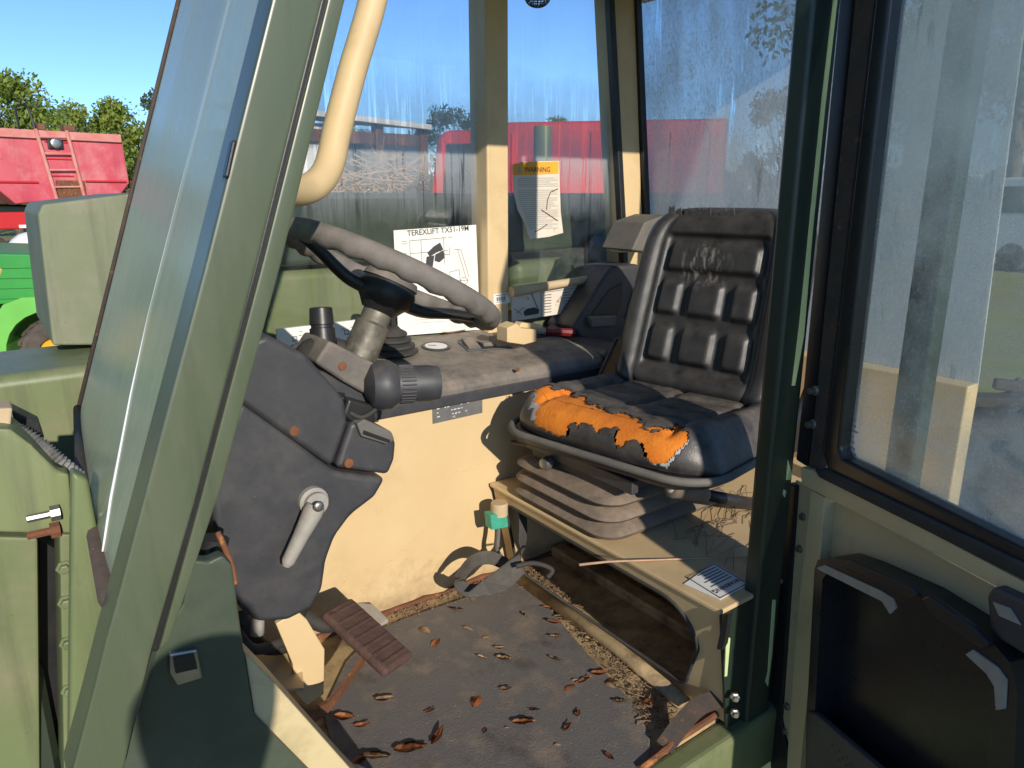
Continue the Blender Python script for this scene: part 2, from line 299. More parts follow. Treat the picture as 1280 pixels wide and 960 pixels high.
def ribbon(bm, pts, wdir, w, th=0.003):
    pts = smooth_path(pts, 6); wd = Vector(wdir).normalized(); rings = []
    for i, p in enumerate(pts):
        t = (pts[min(i + 1, len(pts) - 1)] - pts[max(i - 1, 0)]).normalized()
        wv = (wd - t * wd.dot(t)).normalized(); nn = t.cross(wv)
        rings.append([bm.verts.new(p + wv * (a * w / 2) + nn * (b * th / 2)) for a, b in ((-1, -1), (1, -1), (1, 1), (-1, 1))])
    for a, b in zip(rings, rings[1:]):
        for j in range(4): bm.faces.new((a[j], a[(j + 1) % 4], b[(j + 1) % 4], b[j]))
    bm.faces.new(rings[0][::-1]); bm.faces.new(rings[-1]); return bm
def ring_loft(bm, rings, cap=True):
    vs = [[bm.verts.new(Vector(p)) for p in r] for r in rings]; n = len(rings[0])
    for a, b in zip(vs, vs[1:]):
        for j in range(n): bm.faces.new((a[j], a[(j + 1) % n], b[(j + 1) % n], b[j]))
    if cap: bm.faces.new(vs[0][::-1]); bm.faces.new(vs[-1])
    return bm
def text(name, body, size, org, xd, yd, m, parent, off=0.0008, bold=0.012):
    cu = bpy.data.curves.new('t', 'FONT'); cu.body = body; cu.size = size; cu.extrude = 0.0001; cu.resolution_u = 2; cu.offset = size * bold
    o = bpy.data.objects.new('t', cu); C.objects.link(o); dg = bpy.context.evaluated_depsgraph_get()
    me = bpy.data.meshes.new_from_object(o.evaluated_get(dg)); bpy.data.objects.remove(o)
    xd = Vector(xd).normalized(); yd = Vector(yd); yd = (yd - xd * yd.dot(xd)).normalized(); zd = xd.cross(yd); og = Vector(org) + zd * off
    me.transform(Matrix(((xd.x, yd.x, zd.x, og.x), (xd.y, yd.y, zd.y, og.y), (xd.z, yd.z, zd.z, og.z), (0, 0, 0, 1))))
    me.name = name; me.materials.clear(); me.materials.append(MATS[m]); r = bpy.data.objects.new(name, me); C.objects.link(r)
    r.parent = parent
    if parent.type == 'EMPTY': r.matrix_parent_inverse = Matrix.Translation(-parent.location)
    else: r.matrix_parent_inverse = parent.matrix_basis.inverted()
    return r
def lines(bm, org, xd, yd, rects, th=0.0004, lift=0.0006):
    """flat printed bars: rects in local (x0,y0,x1,y1)"""
    xd = Vector(xd); yd = Vector(yd); zd = xd.cross(yd).normalized(); o = Vector(org) + zd * lift
    for (x0, y0, x1, y1) in rects:
        vs = [bm.verts.new(o + xd * a + yd * b) for a, b in ((x0, y0), (x1, y0), (x1, y1), (x0, y1))]; bm.faces.new(vs)
    return bm
def seg(bm, org, xd, yd, a, b, w=0.0008, lift=0.0006):
    xd = Vector(xd); yd = Vector(yd); zd = xd.cross(yd).normalized(); o = Vector(org) + zd * lift
    a = Vector(a); b = Vector(b); t = (b - a).normalized() * w / 2; p = Vector((-t.y, t.x))
    vs = [bm.verts.new(o + xd * q.x + yd * q.y) for q in (a - p, b - p, b + p, a + p)]; bm.faces.new(vs)

# ------------------------------------------------------------------ ground and sky setting
def build_ground():
    bm = B(); R = 400; n = 48
    c = bm.verts.new((0, 0, GZ)); rings = []
    for r in (4, 10, 20, 45, 100, 400):
        rings.append([bm.verts.new((r * math.cos(2 * math.pi * j / n), r * math.sin(2 * math.pi * j / n), GZ + (0.05 * mn.noise(Vector((r * .3 * math.cos(j), r * .3 * math.sin(j), 0))) if 4 < r < 100 else 0))) for j in range(n)])
    for j in range(n): bm.faces.new((c, rings[0][j], rings[0][(j + 1) % n]))
    for a, b in zip(rings, rings[1:]):
        for j in range(n): bm.faces.new((a[j], b[j], b[(j + 1) % n], a[(j + 1) % n]))
    tag(link('ground', bm, 'grass', None, True), kind='structure')
build_ground()

# ------------------------------------------------------------------ TELEHANDLER
ROOT = thing('telehandler', 'olive green telehandler with open cab door, cream interior and torn black seat', 'telehandler', (1.0, 1.3, GZ))
WY = 1.458      # inner face of the far cab wall
GY = 1.82       # far side glazing
def P(name, bm, m, parent=None, smooth=False, auto=None): return link(name, bm, m, parent or ROOT, smooth, auto)
def pxY(pts, Y): return [U(x, y, Y=Y) for x, y in pts]
def pxZ(pts, Z): return [U(x, y, Z=Z) for x, y in pts]
def pxX(pts, X): return [U(x, y, X=X) for x, y in pts]

# floor pan, chassis below, side skin
bm = B(); box2(bm, (0.10, 0.74, -0.03), (1.86, 1.50, 0.0), 0.003); P('floor_pan', bm, 'cream_floor')
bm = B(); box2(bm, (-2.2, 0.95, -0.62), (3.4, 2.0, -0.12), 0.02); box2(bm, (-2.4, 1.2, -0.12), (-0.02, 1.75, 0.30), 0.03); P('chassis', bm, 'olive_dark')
bm = B(); box2(bm, (0.22, 0.69, -0.14), (1.95, 0.742, -0.006), 0.012, 3); P('door_sill', bm, 'olive')
bm = B(); tube(bm, [U(800, 962, Z=0.008), U(850, 922, Z=0.012), U(895, 893, Z=0.01)], 0.007, 8); P('sill_weld', bm, 'rust')
# wheels of the machine (below and ahead of the cab)
def big_wheel(c):
    bm = B(); prof = [(0.30, -0.19), (0.46, -0.20), (0.56, -0.16), (0.585, -0.08), (0.585, 0.08), (0.56, 0.16), (0.46, 0.20), (0.30, 0.19)]
    lathe(bm, c, (0, 1, 0), prof, 40, False)
    for k in range(22):
        a = 2 * math.pi * k / 22
        for s in (-1, 1):
            box(bm, Vector(c) + Vector((math.cos(a + s * .07) * 0.585, s * 0.09, math.sin(a + s * .07) * 0.585)), (0.035, 0.19, 0.05), 0.006, Matrix.Rotation(-a, 3, 'Y') @ Matrix.Rotation(s * 0.5, 3, 'X'))
    w = P('wheel', bm, 'tyre', None, True, 35)
    bm = B(); lathe(bm, c, (0, -1, 0), [(0.30, -0.15), (0.30, 0.12), (0.26, 0.10), (0.12, 0.05), (0.11, 0.12), (0.05, 0.13)], 32); P('rim', bm, 'cream_dull', w, True, 35)
for c in ((-1.35, 0.72, GZ + 0.58), (2.55, 0.72, GZ + 0.58), (-1.35, 2.45, GZ + 0.58), (2.55, 2.45, GZ + 0.58)): big_wheel(c)

# engine pod and boom beyond the far glazing
bm = B(); prism(bm, pxY([(47, 268), (53, 255), (160, 242), (330, 236), (330, 430), (66, 432)], 2.06), (0, 0.55, 0), 0.006, 3)
P('boom_head', bm, 'boom_paint', None, True, 40)
bm = B(); a = U(300, 236, Y=2.07); b = U(636, 233, Y=2.07)
box2(bm, (a.x, 2.075, 0.80), (b.x + 1.2, 2.55, 1.008), 0.02, 3); P('boom', bm, 'olive_dark', None, True, 40)
bm = B(); box2(bm, (0.30, 2.11, 0.16), (1.50, 2.60, 0.785), 0.03, 3); box2(bm, (1.55, 2.11, -0.1), (3.1, 2.62, 0.77), 0.04, 3); P('engine_cover', bm, 'olive_light', None, True, 40)
bm = B(); c = U(678, 200, Y=3.0); tube(bm, [(c.x, 3.0, 0.6), (c.x, 3.0, U(678, 158, Y=3.0).z)], 0.045, 20); P('exhaust_stack', bm, 'olive_light', None, True, 40)
bm = B(); c = U(742, 300, Y=2.3)
lathe(bm, U(748, 318, Y=2.06), (0, -1, 0), [(0.075, 0), (0.08, 0.012), (0.06, 0.02), (0.02, 0.022)], 20); P('mirror_bracket', bm, 'black', None, True, 40)

# hood / frame seen past the windscreen on the vehicle's front
T0 = U(-60, 478, Y=1.88)
bm = B(); prism(bm, [(-2.3, 1.88, 0.30), (-2.3, 1.88, 0.60), (0.40, 1.88, 0.622), (0.45, 1.88, 0.60), (0.45, 1.88, 0.30)], (0, 0.34, 0), 0.03, 4); P('hood', bm, 'olive', None, True, 40)
fy = 1.16
bm = B(); prism(bm, pxY([(-900, 530), (-20, 534), (14, 536), (40, 556), (74, 590), (87, 592), (92, 660), (92, 672), (60, 668), (-900, 640)], fy), (0, 0.09, 0), 0.006, 2); P('front_fender', bm, 'olive_light', None, True, 40)
bm = B(); prism(bm, pxY([(-900, 645), (48, 672), (51, 985), (-900, 1100)], fy + 0.03), (0, 0.4, 0), 0.006); P('front_panel', bm, 'olive', None, True, 40)
bm = B(); prism(bm, pxY([(50, 675), (76, 690), (80, 985), (46, 985)], fy + 0.10), (0, 0.05, 0)); P('panel_gap_backing', bm, 'black')
bm = B(); prism(bm, pxY([(74, 668), (92, 668), (100, 985), (80, 985)], fy - 0.01), (0, 0.09, 0), 0.004); fl = P('flange', bm, 'olive', None, True, 40)
for (x, y) in ((80, 709), (82, 752), (84, 803), (86, 862), (89, 938)):
    bm = B(); lathe(bm, U(x, y, Y=fy - 0.01), (0, -1, 0), [(0.011, 0), (0.011, 0.003), (0.007, 0.003), (0.007, 0.011), (0.005, 0.012)], 6); P('bolt', bm, 'olive', fl)
for (x, y, m_) in ((57, 640, 'steel'), (57, 661, 'rust')):
    bm = B(); p = U(x + 18, y, Y=fy - 0.006); lathe(bm, p, (-1, 0, 0.0), [(0.012, 0), (0.012, 0.012), (0.006, 0.012), (0.006, 0.04)], 8); P('stud', bm, m_, fl)
bm = B(); prism(bm, pxY([(-40, 512), (16, 510), (13, 536), (-40, 536)], fy + 0.03), (0, 0.05, 0), 0.003); P('support_block', bm, 'tan_block')
bm = B(); prism(bm, pxY([(14, 512), (50, 530), (56, 548), (22, 545)], fy + 0.12), (0, 0.05, 0), 0.002); P('hose_clamp', bm, 'black')
bm = B(); pth = smooth_path([U(20, 538, Y=fy + 0.07), U(48, 556, Y=fy + 0.06), U(72, 577, Y=fy + 0.05), U(100, 600, Y=fy + 0.06)], 14)
tube(bm, pth, [0.0135 if i % 2 else 0.0095 for i in range(len(pth))], 10); P('corrugated_hose', bm, 'hose')
bm = B(); tube(bm, [U(28, 552, Y=fy + 0.03), U(60, 580, Y=fy + 0.02), U(80, 590, Y=fy + 0.03)], 0.006, 8); P('cable', bm, 'rubber', None, True)

# front near post (raked), seal and door jamb
AY = 0.70
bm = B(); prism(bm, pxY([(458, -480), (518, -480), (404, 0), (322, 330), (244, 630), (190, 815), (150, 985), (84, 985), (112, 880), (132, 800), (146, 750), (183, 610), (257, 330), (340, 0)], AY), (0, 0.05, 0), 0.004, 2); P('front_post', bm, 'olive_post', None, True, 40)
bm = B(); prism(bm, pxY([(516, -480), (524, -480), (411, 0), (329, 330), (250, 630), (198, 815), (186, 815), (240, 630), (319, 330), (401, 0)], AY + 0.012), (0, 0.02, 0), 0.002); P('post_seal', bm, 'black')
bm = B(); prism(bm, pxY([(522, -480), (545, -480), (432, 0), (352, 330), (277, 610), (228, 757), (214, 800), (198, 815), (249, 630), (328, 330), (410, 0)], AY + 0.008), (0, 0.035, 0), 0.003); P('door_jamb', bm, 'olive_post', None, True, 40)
bm = B(); prism(bm, pxY([(291, 175), (297, 175), (287, 222), (281, 222)], AY - 0.004), (0, 0.012, 0), 0.002); P('hinge_block', bm, 'black')
# lower side skin in front of the door opening
SY = 0.765
bm = B(); prism(bm, pxY([(200, 800), (228, 757), (240, 700), (262, 702), (279, 694), (291, 706), (300, 775), (308, 830), (318, 893), (386, 962), (470, 1040), (150, 1040), (150, 960)], SY), (0, 0.02, 0), 0.004); P('side_skin', bm, 'olive_dark', None, True, 40)  # dark olive holds the shadow lying on this panel
bm = B(); prism(bm, pxY([(305, 814), (346, 856), (440, 962), (520, 1045), (470, 1045), (384, 962), (318, 896)], SY + 0.006), (0, 0.05, 0), 0.004); P('opening_flange', bm, 'cream_dull', None, True, 40)
bm = B(); prism(bm, pxY([(212, 818), (247, 812), (254, 848), (222, 858), (212, 842)], SY - 0.006), (0, 0.008, 0), 0.002); st = P('door_striker', bm, 'steel')
bm = B(); prism(bm, pxY([(217, 823), (243, 818), (247, 836), (220, 842)], SY - 0.009), (0, 0.004, 0)); P('striker_slot', bm, 'black', st)
bm = B(); tube(bm, [U(262, 706, Y=0.86), U(270, 672, Y=0.86)], 0.016, 14); P('wiring_grommet', bm, 'black', None, True, 40)
bm = B(); tube(bm, smooth_path([U(272, 665, Y=0.80), U(281, 685, Y=0.79), U(289, 706, Y=0.785), U(294, 730, Y=0.78)]), 0.0035, 8); P('edge_strip', bm, 'rust', None, True)

# windscreen
Bf = U(101, 510, Y=GY); Bn = U(142, 742, Y=0.755); Tn = U(386, -200, Y=0.755); Tf = U(275, -200, Y=GY)
bm = B(); nu, nv = 16, 10; gr = []
for k, o in ((0, 0.0), (1, 0.006)):
    g = []
    for i in range(nu + 1):
        row = []
        for j in range(nv + 1):
            a = i / nu; b = j / nv
            p = Bn.lerp(Bf, a).lerp(Tn.lerp(Tf, a), b); bul = 0.008 * (1 - (2 * a - 1) ** 4)
            row.append(bm.verts.new(p + Vector((-bul + o, 0, 0))))
        g.append(row)
    gr.append(g)
for g in gr:
    for i in range(nu):
        for j in range(nv): bm.faces.new((g[i][j], g[i + 1][j], g[i + 1][j + 1], g[i][j + 1]))
A_, B_ = gr
for i in range(nu):
    bm.faces.new((A_[i][0], B_[i][0], B_[i + 1][0], A_[i + 1][0])); bm.faces.new((A_[i][nv], A_[i + 1][nv], B_[i + 1][nv], B_[i][nv]))
for j in range(nv):
    bm.faces.new((A_[0][j], A_[0][j + 1], B_[0][j + 1], B_[0][j])); bm.faces.new((A_[nu][j], B_[nu][j], B_[nu][j + 1], A_[nu][j + 1]))
ws = P('windscreen', bm, 'glass_front', None, True, 40)
bm = B(); tube(bm, [Bf + Vector((-0.006, 0, 0)), Bf.lerp(Bn, 0.5) + Vector((-0.014, 0, 0)), Bn + Vector((-0.006, -0.01, 0))], 0.009, 8); P('lower_trim', bm, 'rust_trim', ws, True)
bm = B(); tube(bm, [Bf + Vector((-0.004, 0.004, 0)), Tf + Vector((-0.004, 0.004, 0))], 0.0045, 8); P('edge_trim', bm, 'rust_trim', ws, True)
bm = B(); box2(bm, (0, 0, 0), (1, 1, 1)); bm.free()
bm = B(); pa = Bf + Vector((0.028, -0.02, 0)); pb = Tf + Vector((0.028, -0.02, 0)); prism(bm, [pa + Vector((0, -0.03, 0)), pa + Vector((0.05, -0.03, 0)), pa + Vector((0.05, 0.03, 0)), pa + Vector((0, 0.03, 0))], pb - pa, 0.004); P('front_post', bm, 'olive', None, True, 40)
bm = B(); sp = [UP_(x, y, Bn + Vector((-0.006, 0, 0)), (Bf - Bn).cross(Tn - Bn).normalized()) for x, y in ((287, 0), (203, 330), (186, 396), (165, 492), (139, 623), (128, 690))]
tube(bm, [sp[0] + (sp[0] - sp[1]) * 0.4] + sp, [0.0028, 0.0026, 0.0024, 0.0022, 0.0028, 0.0024, 0.0010], 6); P('reflection_streak', bm, 'white_paint', ws, True)  # pale raised line paints a bright reflection onto the windscreen
bm = B(); prism(bm, pxY([(90, 590), (111, 600), (137, 742), (150, 985), (86, 985)], 0.95), (0, 0.03, 0), 0.006, 3); P('cowl_side', bm, 'olive', None, True, 40)
# scuttle under the windscreen
bm = B(); Bm = Bn.lerp(Bf, 0.06); prism(bm, [Bm + Vector((0, 0.0, -0.006)), Bf + Vector((0, 0, -0.006)), Bf + Vector((0.015, 0, -0.25)), Bm + Vector((0.02, 0.0, -0.55))], (0.02, 0, 0), 0.004); P('scuttle', bm, 'olive', None, True, 40)

# cab roof (casts the shade on the upper posts), headers
bm = B(); box2(bm, (0.36, 0.66, 1.625), (1.95, 1.92, 1.70), 0.02, 3); P('roof', bm, 'olive', None, True, 40)
bm = B(); box2(bm, (0.36, 0.685, 1.555), (1.95, 0.735, 1.63), 0.006); P('door_header', bm, 'olive')

# far wall, middle and rear posts, glazing
bm = B(); box2(bm, (0.16, WY, -0.01), (1.86, WY + 0.02, 0.548), 0.002); P('side_panel', bm, 'cream_wall')
bm = B(); random.seed(21); tube(bm, [(0.30 + 0.03 * i, WY - 0.003 + random.uniform(-.003, .002), 0.003 + random.uniform(-.002, .004)) for i in range(40)], [random.uniform(0.004, 0.011) for i in range(40)], 7); P('seam_rust', bm, 'rust', None, True)
bm = B(); box2(bm, (0.20, GY + 0.01, 0.02), (1.90, GY + 0.04, 0.62), 0.003); P('outer_skin', bm, 'olive')
mL = U(609, 200, Y=1.765); mR = U(636, 200, Y=1.765)
bm = B(); box2(bm, (mL.x, 1.765, 0.55), (mR.x, 1.855, 1.64), 0.006, 3); P('middle_post', bm, 'cream', None, True, 40)
rb = U(776, 310, Y=1.80); rt = U(757, -40, Y=1.80); rw = U(800, 310, Y=1.80).x - rb.x
bm = B(); prism(bm, [rb + Vector((0, -0.03, -0.12)), rb + Vector((rw, -0.03, -0.12)), rb + Vector((rw, 0.06, -0.12)), rb + Vector((0, 0.06, -0.12))], (rt - rb) * 1.12 + Vector((0, 0, 0.12)), 0.006, 3); rp = P('rear_post', bm, 'cream', None, True, 40)
bm = B(); prism(bm, [rb + Vector((-0.018, -0.036, -0.05)), rb + Vector((0.004, -0.036, -0.05)), rb + Vector((0.004, -0.01, -0.05)), rb + Vector((-0.018, -0.01, -0.05))], (rt - rb) * 1.1, 0.003); P('seal', bm, 'black', rp)
bm = B(); prism(bm, [rb + Vector((rw - 0.006, -0.042, -0.02)), rb + Vector((rw + 0.018, -0.042, -0.02)), rb + Vector((rw + 0.018, -0.01, -0.02)), rb + Vector((rw - 0.006, -0.01, -0.02))], (rt - rb) * 1.1, 0.003); P('seal', bm, 'black', rp)
bm = B(); sl = (Tf - Bf) / (Tf.z - Bf.z); prism(bm, [(Bf.x + 0.012 + sl.x * 0.03, GY, 0.57), (mL.x + 0.01, GY, 0.57), (mL.x + 0.01, GY, 1.63), (Bf.x + 0.012 + sl.x * (1.63 - Bf.z), GY, 1.63)], (0, 0.006, 0)); P('side_window', bm, 'glass_side')
bm = B(); box2(bm, (mR.x - 0.01, GY, 0.58), (rb.x + 0.03, GY + 0.006, 1.63)); P('side_window', bm, 'glass_side')
RX = rb.x + rw + 0.02
bm = B(); prism(bm, [(RX + 0.02, 1.79, 0.55), (RX + 0.02, 0.70, 0.55), (RX - 0.08, 0.70, 1.63), (RX - 0.08, 1.79, 1.63)], (0.006, 0, 0)); P('rear_window', bm, 'glass_rear')
bm = B(); box2(bm, (RX - 0.03, 0.70, -0.02), (RX + 0.03, 1.82, 0.56), 0.004); P('rear_panel', bm, 'cream')
bm = B(); q = U(770, 306, Y=1.77); box2(bm, (q.x, 1.755, q.z - 0.025), (q.x + 0.16, 1.80, q.z + 0.0), 0.003); P('window_ledge', bm, 'cream')
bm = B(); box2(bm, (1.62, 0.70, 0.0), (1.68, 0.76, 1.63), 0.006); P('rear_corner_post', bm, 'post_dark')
# wire mesh lamp guard hanging at the roof edge
lc = U(672, -4, Y=1.95); lamp = None
bm = B()
for k in range(10):
    a = math.pi * k / 10; d = Vector((math.cos(a), math.sin(a), 0))
    tube(bm, [lc + d * (0.04 * math.cos(t)) + Vector((0, 0, -0.03 * math.sin(t))) for t in [math.pi * i / 12 for i in range(13)]], 0.0016, 5)
for h in (0.25, 0.5, 0.75):
    tube(bm, [lc + Vector((0.04 * math.cos(math.asin(h)) * math.cos(a), 0.04 * math.cos(math.asin(h)) * math.sin(a), -0.03 * h)) for a in [2 * math.pi * i / 20 for i in range(21)]], 0.0016, 5)
lathe(bm, lc, (0, 0, 1), [(0.042, -0.002), (0.044, 0.02), (0.03, 0.05)], 20); box2(bm, lc + Vector((-0.01, -0.06, 0.05)), lc + Vector((0.01, 0.01, 0.075)))
P('lamp_guard', bm, 'black')

# B post beside the door
def bp(x, y): return U(x, y, Y=0.70)
bm = B(); x0 = bp(1004, 0).x; x1 = bp(1043, 0).x; x0b = bp(926, 880).x; x1b = bp(960, 880).x
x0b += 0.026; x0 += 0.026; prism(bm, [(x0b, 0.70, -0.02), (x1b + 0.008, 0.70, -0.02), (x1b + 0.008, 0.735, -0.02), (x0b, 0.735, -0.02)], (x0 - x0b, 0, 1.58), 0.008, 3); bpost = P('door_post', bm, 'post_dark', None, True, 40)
for ch in ([(1042, 0), (1047, 0), (1032, 130), (1016, 290), (1005, 420), (994, 482), (990, 482), (1000, 400), (1012, 280), (1028, 120)],
           [(985, 575), (990, 592), (988, 600), (983, 600)], [(980, 612), (983, 614), (981, 622), (979, 618)],
           [(966, 750), (970, 750), (965, 820), (960, 858), (957, 852), (960, 840)], [(953, 912), (957, 910), (955, 930), (951, 925)], [(908, 795), (913, 798), (909, 845), (906, 846)]):
    bm = B(); Yc = 0.6985 if ch[0][0] != 908 else 0.6985
    prism(bm, pxY(ch, Yc), (0, 0.0012, 0)); P('paint_chip', bm, 'chip', bpost)

# ------------------------------------------------------------------ open door
DH = Vector((1.172, 0.675, 0)); DD = Vector((-0.302, -0.953, 0)).normalized(); DN = Vector((-0.953, 0.302, 0)).normalized()
SEND = 0.97
def pd(pts, o=0.0):
    out = []
    for x, y in pts:
        if x >= 1620:      # beyond the frame: carry the edge level on to the door's free end
            sx_, sy_ = (1280, y) ; p = UP_(1280, XE.get(y, y), DH + DN * o, DN); s_ = (p - DH).dot(DD); p = p + DD * (SEND - s_)
            if y == -430 or y == -420: p.z = 1.53
            if y == 1500: p.z = -0.12
        else: p = UP_(x, y, DH + DN * o, DN)
        out.append(p)
    return out
XE = {880: 694, 868: 686, 918: 727, 950: 752, 892: 707, 891: 706, 915: 726, 945: 752}
dglass = [(1113, 0), (1046, 572), (1280, 692), (1620, 868), (1700, -420), (1160, -420)]
bm = B(); prism(bm, pd([(1140, -260), (1112, -10), (1044, 575), (1620, 880), (1640, -430)], 0.0), DN * 0.005); dg_ = None
door_frame = [(1086, 0), (1016, 586)]
b2 = B(); prism(b2, pd([(1000, 583), (1016, 588), (1280, 727), (1640, 918), (1640, 950), (1280, 752), (1001, 606)], 0.03), DN * -0.035, 0.004, 2); door = P('door', b2, 'cream_dull', None, True, 40)
P('glass', bm, 'glass_door', door)
bm = B(); prism(bm, pd([(1122, -260), (1143, -260), (1112, 0), (1049, 560), (1053, 573), (1280, 686), (1640, 868), (1640, 892), (1280, 707), (1034, 590), (1028, 570), (1093, 0)], 0.028), DN * -0.034, 0.006, 3); P('frame', bm, 'black_gloss', door, True, 40)
bm = B(); prism(bm, pd([(1034, 588), (1280, 706), (1640, 891), (1640, 915), (1280, 726), (1040, 606), (1022, 597), (1016, 586)], 0.036), DN * -0.03, 0.005, 3); P('seal', bm, 'rubber', door, True, 40)
bm = B(); prism(bm, pd([(1098, -260), (1121, -260), (1092, 0), (1030, 545), (1020, 588), (1010, 584), (1016, 530), (1068, 0)], 0.02), DN * -0.03, 0.003); P('hinge_stile', bm, 'rust_trim', door, True, 40)
bm = B(); prism(bm, pd([(1079, -260), (1097, -260), (1067, 0), (1015, 530), (1008, 584), (994, 575), (1002, 500), (1049, 0)], 0.015), DN * -0.03, 0.004); P('seal', bm, 'black', door, True, 40)
bm = B(); prism(bm, pd([(984, 603), (995, 607), (975, 900), (985, 945), (1000, 985), (965, 985), (960, 930), (958, 900)], 0.012), DN * -0.03, 0.004); P('seal', bm, 'black', door, True, 40)
bm = B(); prism(bm, pd([(997, 600), (1640, 945), (1640, 1500), (984, 1180), (976, 960), (978, 880)], 0.0), DN * 0.004, 0); P('inner_panel', bm, 'cream_dull', door)
bm = B(); prism(bm, pd([(1013, 612), (1031, 622), (1018, 780), (1000, 960), (996, 1050), (978, 1050), (984, 940), (995, 780)], 0.028), DN * -0.026, 0.003); P('stiffener', bm, 'cream_dull', door, True, 40)
for (x, y) in ((1004, 646), (1000, 686), (985, 883), (982, 914)):
    bm = B(); lathe(bm, UP_(x, y, DH + DN * 0.004, DN), DN, [(0.008, 0), (0.008, 0.002), (0.006, 0.002), (0.006, 0.007)], 6); P('bolt', bm, 'steel', door)
for (x, y) in ((1021, 488), (1018, 530)):
    bm = B(); c = UP_(x, y, DH + DN * 0.02, DN); lathe(bm, c, DN, [(0.009, 0), (0.009, 0.004), (0.006, 0.005), (0.006, 0.016)], 10); P('hinge_bolt', bm, 'steel', door)
# storage tray on the door
bm = B(); outer = [(1018, 712), (1022, 700), (1045, 697), (1075, 708), (1148, 742), (1238, 800), (1262, 828), (1272, 870), (1262, 1060), (1006, 1060), (1008, 900)]
inner = [(1028, 724), (1034, 716), (1046, 714), (1120, 754), (1180, 790), (1228, 826), (1238, 850), (1236, 900), (1230, 1060), (1016, 1060), (1018, 900)]
def ringprism(bm, o_, i_, off):
    k = len(o_); off = Vector(off); vs = [[bm.verts.new(p) for p in o_], [bm.verts.new(p) for p in i_], [bm.verts.new(p + off) for p in o_], [bm.verts.new(p + off) for p in i_]]
    for i in range(k):
        j = (i + 1) % k
        bm.faces.new((vs[2][i], vs[2][j], vs[3][j], vs[3][i])); bm.faces.new((vs[0][i], vs[0][j], vs[2][j], vs[2][i])); bm.faces.new((vs[1][i], vs[3][i], vs[3][j], vs[1][j]))
o3 = pd(outer, 0.055); i3 = pd(inner, 0.055)
o0 = [p - DN * 0.05 for p in o3]; i0 = [p - DN * 0.05 for p in i3]
ringprism(bm, o0, i0, DN * 0.05); prism(bm, [p + DN * 0.002 for p in o0], DN * -0.002); tray = P('storage_tray', bm, 'black_gloss', door, True, 30)
bm = B(); prism(bm, pd([(1008, 888), (1018, 892), (1100, 962), (1180, 1030), (1180, 1060), (1006, 1060)], 0.062), DN * -0.014, 0.004); P('tray_pocket', bm, 'plastic', door, True, 40)
for k in range(9):
    bm = B(); px_, py_ = 1040 + (k % 3) * 9 + (k // 3) * 4, 932 + (k // 3) * 9 + (k % 3) * 7
    lathe(bm, UP_(px_, py_, DH + DN * 0.0622, DN), DN, [(0.0032, 0), (0.0022, 0.0008)], 8); P('pocket_hole', bm, 'black', door)
for pl in ([(1020, 710), (1030, 706), (1100, 738), (1116, 748), (1120, 760), (1112, 768), (1102, 752), (1026, 714)], [(1206, 818), (1216, 812), (1246, 834), (1258, 850), (1256, 886), (1244, 888), (1242, 858), (1232, 842)]):
    bm = B(); prism(bm, pd(pl, 0.058), DN * -0.004, 0.001); P('tray_trim', bm, 'alloy', door)
for pl in ([(1052, 704), (1062, 700), (1140, 735), (1146, 746), (1136, 748), (1058, 712)], [(1150, 748), (1160, 744), (1216, 784), (1236, 806), (1226, 812), (1160, 766)]):
    bm = B(); prism(bm, pd(pl, 0.066), DN * -0.012, 0.003); P('tray_latch', bm, 'black', door)
bm = B(); prism(bm, pd([(1232, 745), (1240, 733), (1330, 775), (1330, 850), (1248, 800), (1236, 785)], 0.05), DN * -0.05, 0.006, 3); dl = P('door_latch', bm, 'plastic', door, True, 40)
bm = B(); prism(bm, pd([(1240, 752), (1262, 760), (1276, 782), (1248, 770)], 0.052), DN * -0.003, 0.001); P('latch_plate', bm, 'alloy', dl if False else door)
bm = B(); e_ = DH + DD * SEND; box2(bm, (0, 0, 0), (0.0, 0, 0)) if False else None; prism(bm, [e_ + Vector((0, 0, -0.12)) - DN * 0.01, e_ + Vector((0, 0, -0.12)) + DN * 0.03, e_ + DD * 0.04 + Vector((0, 0, -0.12)) + DN * 0.03, e_ + DD * 0.04 + Vector((0, 0, -0.12)) - DN * 0.01], (0, 0, 1.66), 0.005); P('lock_stile', bm, 'post_dark', door, True, 40)
bm = B(); t_ = UP_(1120, -260, DH, DN); t_ = DH + Vector((0, 0, 1.50)); prism(bm, [t_ - DN * 0.01, t_ + DN * 0.03, t_ + DN * 0.03 + Vector((0, 0, 0.04)), t_ - DN * 0.01 + Vector((0, 0, 0.04))], DD * SEND, 0.005); P('top_rail', bm, 'post_dark', door, True, 40)
# etched marking on the door glass
o_ = UP_(1052, 528, DH + DN * 0.006, DN)
bm = B()
for k in range(7): lines(bm, UP_(1060 + random.uniform(-3, 3), 524 + k * 7, DH + DN * 0.0056, DN), -DD, (0, 0, 1), [(-0.02 + random.uniform(0, 0.008), 0, random.uniform(-0.004, 0.004), 0.003)], lift=0.0)
tag(P('glass_marking', bm, 'print_light', door), kind='stuff')

# ------------------------------------------------------------------ grab handle inside the front post
bm = B(); tube(bm, smooth_path([UT(482, -90, 0.95), UT(466, 0, 0.95), UT(440, 90, 0.94), UT(422, 160, 0.93), UT(412, 205, 0.92), UT(398, 228, 0.90), UT(376, 238, 0.87), UT(345, 236, 0.81), UT(322, 232, 0.74)], 6), 0.0185, 16); P('grab_handle', bm, 'cream', None, True)

